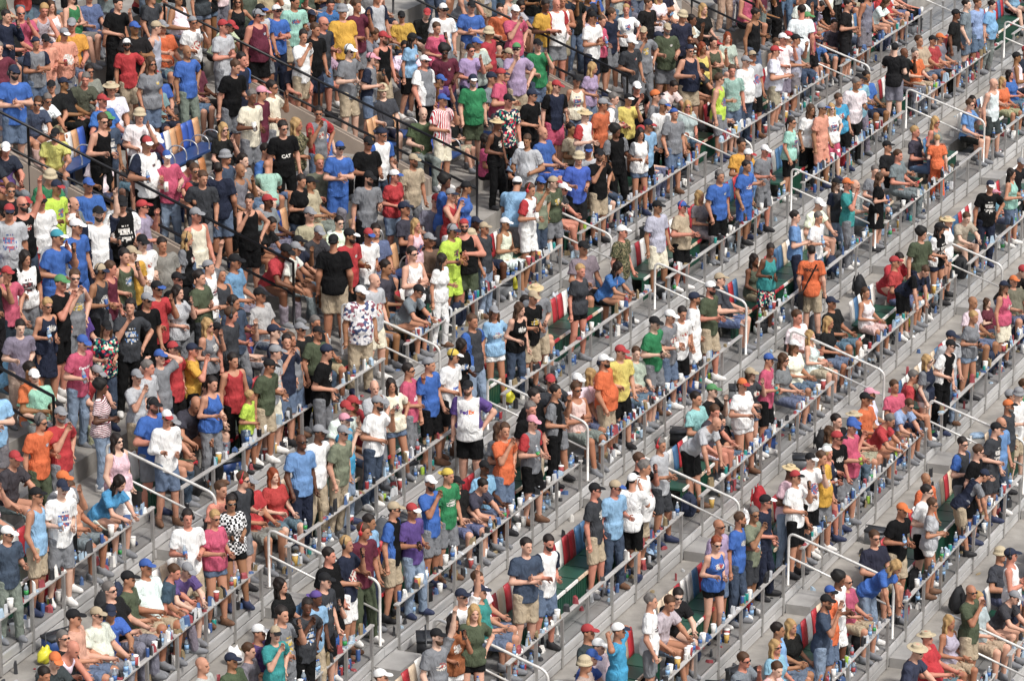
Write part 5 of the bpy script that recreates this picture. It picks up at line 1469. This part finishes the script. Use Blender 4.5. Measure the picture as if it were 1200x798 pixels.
# ------------------------------------------------------------------ drinks, bags and coolers
def item_mesh(name, parts):
    v = []; f = []; fm = []; ms = []
    for mb, mat in parts:
        n = len(v); v += mb.v; f += [tuple(n + i for i in q) for q in mb.f]; fm += [len(ms)] * len(mb.f); ms.append(mat)
    return mesh_of(name, v, f, True, ms, fm)
def lath(prof, seg=10): b = MB(); b.lathe(prof, seg); return b
m_clear = surface('clear_plastic', 'c9d8e4', .15, 0, .05); m_clear.node_tree.nodes['Principled BSDF'].inputs['Transmission Weight'].default_value = .6
plain = lambda n, c, r=.45: surface(n, c, r, 0, .08, 12)
m_lid = plain('lid_white', 'eeeeea'); m_tin = surface('can_tin', 'c6c8ca', .3, .8, .05)
def bottle(c, cc): return item_mesh('bottle', [(lath([(.028, 0), (.033, .01), (.033, .05), (.031, .055)]), m_clear), (lath([(.0335, .055), (.0335, .12)]), plain('label_' + c, c)), (lath([(.032, .121), (.032, .15), (.014, .19), (.013, .2)]), m_clear), (lath([(.015, .2), (.015, .218)]), plain('cap_' + cc, cc))])
def can(c, hgt=.122): return item_mesh('can', [(lath([(.026, 0), (.032, .01), (.032, hgt - .01), (.027, hgt)]), plain('tin_' + c, c, .35)), (lath([(.025, hgt), (.024, hgt + .003)]), m_tin)])
def cup(c): return item_mesh('cup', [(lath([(.034, 0), (.046, .15)], 12), plain('cup_' + c, c, .6)), (lath([(.048, .15), (.048, .158), (.03, .163)], 12), m_lid)])
def blob(name, build, lo, hi, mat, h=.014): me_ = accessory(build, lo, hi, h); me_.name = name; me_.materials.append(mat); return me_
def bag_f(F): F.add(Ell((0, 0, .11), (.13, .09, .12)), .03); F.add(Cone((-.03, 0, .2), (-.05, 0, .31), .03, .012), .03); F.add(Cone((.03, 0, .2), (.05, .01, .31), .03, .012), .03); folds(F, .010, 2); x, y, z = F.all(); F.F = np.maximum(F.F, .003 - z)
def pack_f(F):
    F.add(Ell((0, 0, .22), (.16, .11, .25)), .03); F.add(Ell((0, -.09, .15), (.12, .07, .13)), .02)
    pts = [(.03 * math.cos(t) * 1.5, .03, .45 + .04 * math.sin(t)) for t in np.linspace(0, math.pi, 7)]
    for a, b_ in zip(pts, pts[1:]): F.add(Cone(a, b_, .012, .012), .004)
    for q in (-1, 1): F.add(Cone((q * .08, .11, .40), (q * .10, .13, .10), .018, .014), .01)
    folds(F, .004, 1); x, y, z = F.all(); F.F = np.maximum(F.F, .003 - z)
def cooler(c):
    a = MB(); a.box((-.19, -.13, .0), (.19, .13, .25)); l = MB(); l.box((-.2, -.14, .252), (.2, .14, .30)); hd_ = MB(); hd_.tube([(-.2, 0, .22), (-.21, 0, .36), (.21, 0, .36), (.2, 0, .22)], .012, 6)
    return item_mesh('cooler', [(a, plain('cooler_' + c, c)), (l, plain('cooler_lid', '33363b')), (hd_, plain('cooler_lid', '33363b'))])
def cloth_f(F): F.add(Ell((0, 0, .04), (.16, .10, .05)), .03); F.add(Ell((.08, .05, .06), (.09, .08, .06)), .03); folds(F, .014, 3); x, y, z = F.all(); F.F = np.maximum(F.F, .003 - z)
KINDS = []
for nm, c, cc in (('blue', '466fae', 'e8e8e8'), ('pale blue', '8fb8e0', '2d62b8'), ('red', 'a8484a', 'a8484a'), ('green', '3a9a52', 'e8e8e8')): KINDS.append(('bottle', bottle(c, cc), f'clear plastic bottle with {nm} label', {'blue': 6, 'pale blue': 6, 'red': 2, 'green': 1}[nm]))
for nm, c in (('blue', '405c92'), ('red', '9c3a3e'), ('silver', 'b9bcc0'), ('teal', '2f8f88'), ('black', '232326'), ('lime', '9fbf4a')): KINDS.append(('can', can(c, .122 if nm != 'blue' else .16), f'{nm} drink can', {'blue': 3, 'red': 2, 'silver': 4, 'black': 3}.get(nm, 1)))
for nm, c in (('white', 'e2e0da'), ('red', 'a84a48'), ('yellow', 'c8a458')): KINDS.append(('cup', cup(c), f'{nm} paper cup with lid', {'white': 4}.get(nm, 1)))
BIG = []
for nm, c in (('white', 'e6e6e6'), ('clear grey', 'b9bfc4'), ('yellow', 'd9d23a')): BIG.append(('carrier_bag', blob('carrier_bag', bag_f, (-.16, -.12, -.01), (.16, .12, .36), plain('bag_' + c, c, .4)), f'crumpled {nm} plastic carrier bag'))
for nm, c in (('black', '1c1d20'), ('navy', '222c44'), ('red', 'a8262e'), ('grey', '55585c'), ('black', '26272a')): BIG.append(('backpack', blob('backpack', pack_f, (-.19, -.2, -.01), (.19, .17, .52), surface('pack_' + c, c, .8, 0, .15, 20, .4, 50)), f'{nm} fabric backpack'))
for nm, c in (('black', '202124'), ('blue', '2b4a86'), ('grey', '7a7d80')): BIG.append(('cooler', cooler(c), f'{nm} soft cooler with dark lid'))
for nm, c in (('pale blue', '9db6cf'), ('white', 'dedcd8'), ('charcoal', '3a3c40')): BIG.append(('crumpled_clothing', blob('crumpled_clothing', cloth_f, (-.2, -.15, -.01), (.2, .17, .15), surface('heap_' + c, c, .9, 0, .1, 12, .4, 50)), f'{nm} crumpled clothing heap'))
ir = random.Random(21); cnt = 0; W8 = [k for k in KINDS for _ in range(k[3])]
def put(name, me_, label, cat, grp, x, y, z, s=1.0, tilt=0):
    o = bpy.data.objects.new(name, me_); C.objects.link(o); o.matrix_basis = Matrix.LocRotScale(Vector((x + bend(y), y, z)), (Matrix.Rotation(ir.uniform(0, 6.28), 3, 'Z') @ Matrix.Rotation(tilt, 3, 'X')), Vector((s,) * 3))
    tag(o, label, cat, grp); return o
spots = []
for d in everyone + mass:
    if 0 < d['row'] < 9: spots.append((d['row'], d['y']))
ir.shuffle(spots)
used = []
for k, y in spots:
    for _ in range(ir.choice((3, 4, 5, 5, 6))):
        yy = y + ir.uniform(-.5, .5)
        if aisle_near(yy, .55) or not in_view((k * D, yy, deck_z(k))): continue
        if any(a == k and abs(b_ - yy) < .062 for a, b_, _ in used) or cnt > 860: continue
        nm, me_, lb, _ = ir.choice(W8); on_rail = ir.random() < .45; cnt += 1; used.append((k, yy, on_rail))
        if on_rail: put(nm, me_, lb + f' standing on the rail board of the {ORD[k]} deck', nm, 'drinks on the rails and decks', k * D + .015, yy, -k * H, ir.uniform(.8, 1.05))
        else: put(nm, me_, lb + f' standing on the {ORD[k]} railed deck', nm, 'drinks on the rails and decks', k * D - ir.uniform(.10, .16), yy, deck_z(k), ir.uniform(.85, 1.1))
big = []
for k, y in spots:
    if len(big) >= 290: break
    yy = y + ir.uniform(-.6, .6)
    if aisle_near(yy, .7) or not in_view((k * D, yy, deck_z(k))) or any(a == k and abs(b_ - yy) < .36 for a, b_ in big): continue
    nm, me_, lb = ir.choice(BIG + BIG[3:5] + BIG[6:9] + BIG[13:14]); big.append((k, yy)); front = ir.random() < .75
    put(nm, me_, lb + (f' set down on the {ORD[k]} railed deck' if front else f' left on the concrete step behind the {ORD[k]} deck seats'), {'carrier_bag': 'bag', 'crumpled_clothing': 'clothing'}.get(nm, nm), 'bags and coolers on the terraces', k * D - .30 if front else (k - 1) * D + .34, yy, deck_z(k) if front else deck_z(k) + HS, ir.uniform(.8, 1.0))
# small clutter in one mesh: rough lumps for bottles, cans, cups, bags and wrappers
lv = []; lf = []; lm = []; LM = [plain('clutter_' + c, c, .6) for c in ('e4e2dc', 'c2c4c6', '4a648f', '96454a', '2a2b2e', '8a7a5c', '9fb4c4', '3a3b3e')]
for _ in range(4200):
    k, y = ir.choice(spots); y += ir.uniform(-.7, .7)
    if aisle_near(y, .5): continue
    on = ir.random(); x, z = (k * D + .015, -k * H) if on < .34 else (k * D - ir.uniform(.05, .40), deck_z(k)) if on < .9 else ((k - 1) * D + ir.uniform(.1, .7), deck_z(k) + HS)
    a = ir.uniform(0, 6.28); sx, sy, sz_ = ir.uniform(.02, .05), ir.uniform(.02, .08), ir.choice((.02, .04, .09, .13)) * ir.uniform(.7, 1.2); n = len(lv); ca, sa = math.cos(a), math.sin(a)
    for i in range(2):
        for j in range(6):
            w = j * math.pi / 3; rr = ir.uniform(.7, 1.1) * (1 if i == 0 else .8); px, py = sx * rr * math.cos(w), sy * rr * math.sin(w)
            lv.append((x + bend(y) + px * ca - py * sa, y + px * sa + py * ca, z + .002 + i * sz_ * ir.uniform(.7, 1.3)))
    lf += [tuple(n + i for i in range(6))[::-1], tuple(n + 6 + i for i in range(6))] + [(n + i, n + (i + 1) % 6, n + 6 + (i + 1) % 6, n + 6 + i) for i in range(6)]; lm += [ir.randrange(len(LM))] * 8
lo = link('clutter', mesh_of('clutter', lv, lf, False, LM, lm)); tag(lo, 'small bottles, cans, cups, bags and wrappers cluttering the rails and decks', 'clutter', kind='stuff')
b = MB(); b.box((-.036, -.005, -.07), (.036, .005, .07)); P_PHONE = mesh_of('phone', b.v, b.f, False, [m_can])
for p, kd, d in HELD[:90]:
    if kd == 'phone': me_, lb = P_PHONE, 'dark mobile phone held by person in '
    else: _, me_, l0, _ = ir.choice(W8); lb = l0 + ' held by person in '; kd = me_.name.split('.')[0]
    o = bpy.data.objects.new(kd, me_); C.objects.link(o); o.matrix_basis = Matrix.LocRotScale(p - Vector((0, 0, 0 if kd == 'phone' else .06)), Matrix.Rotation(R(d['yaw']), 3, 'Z') @ Matrix.Rotation(R(-15), 3, 'X'), None)
    tag(o, lb + COL[d['shirt']][1] + ' and ' + COL[d['pants']][1], kd, 'drinks and phones in hands')
print('single', len(single), 'crowd', len(mass), 'figures', len(protos), 'seats', nl, nu, 'items', cnt, len(big))
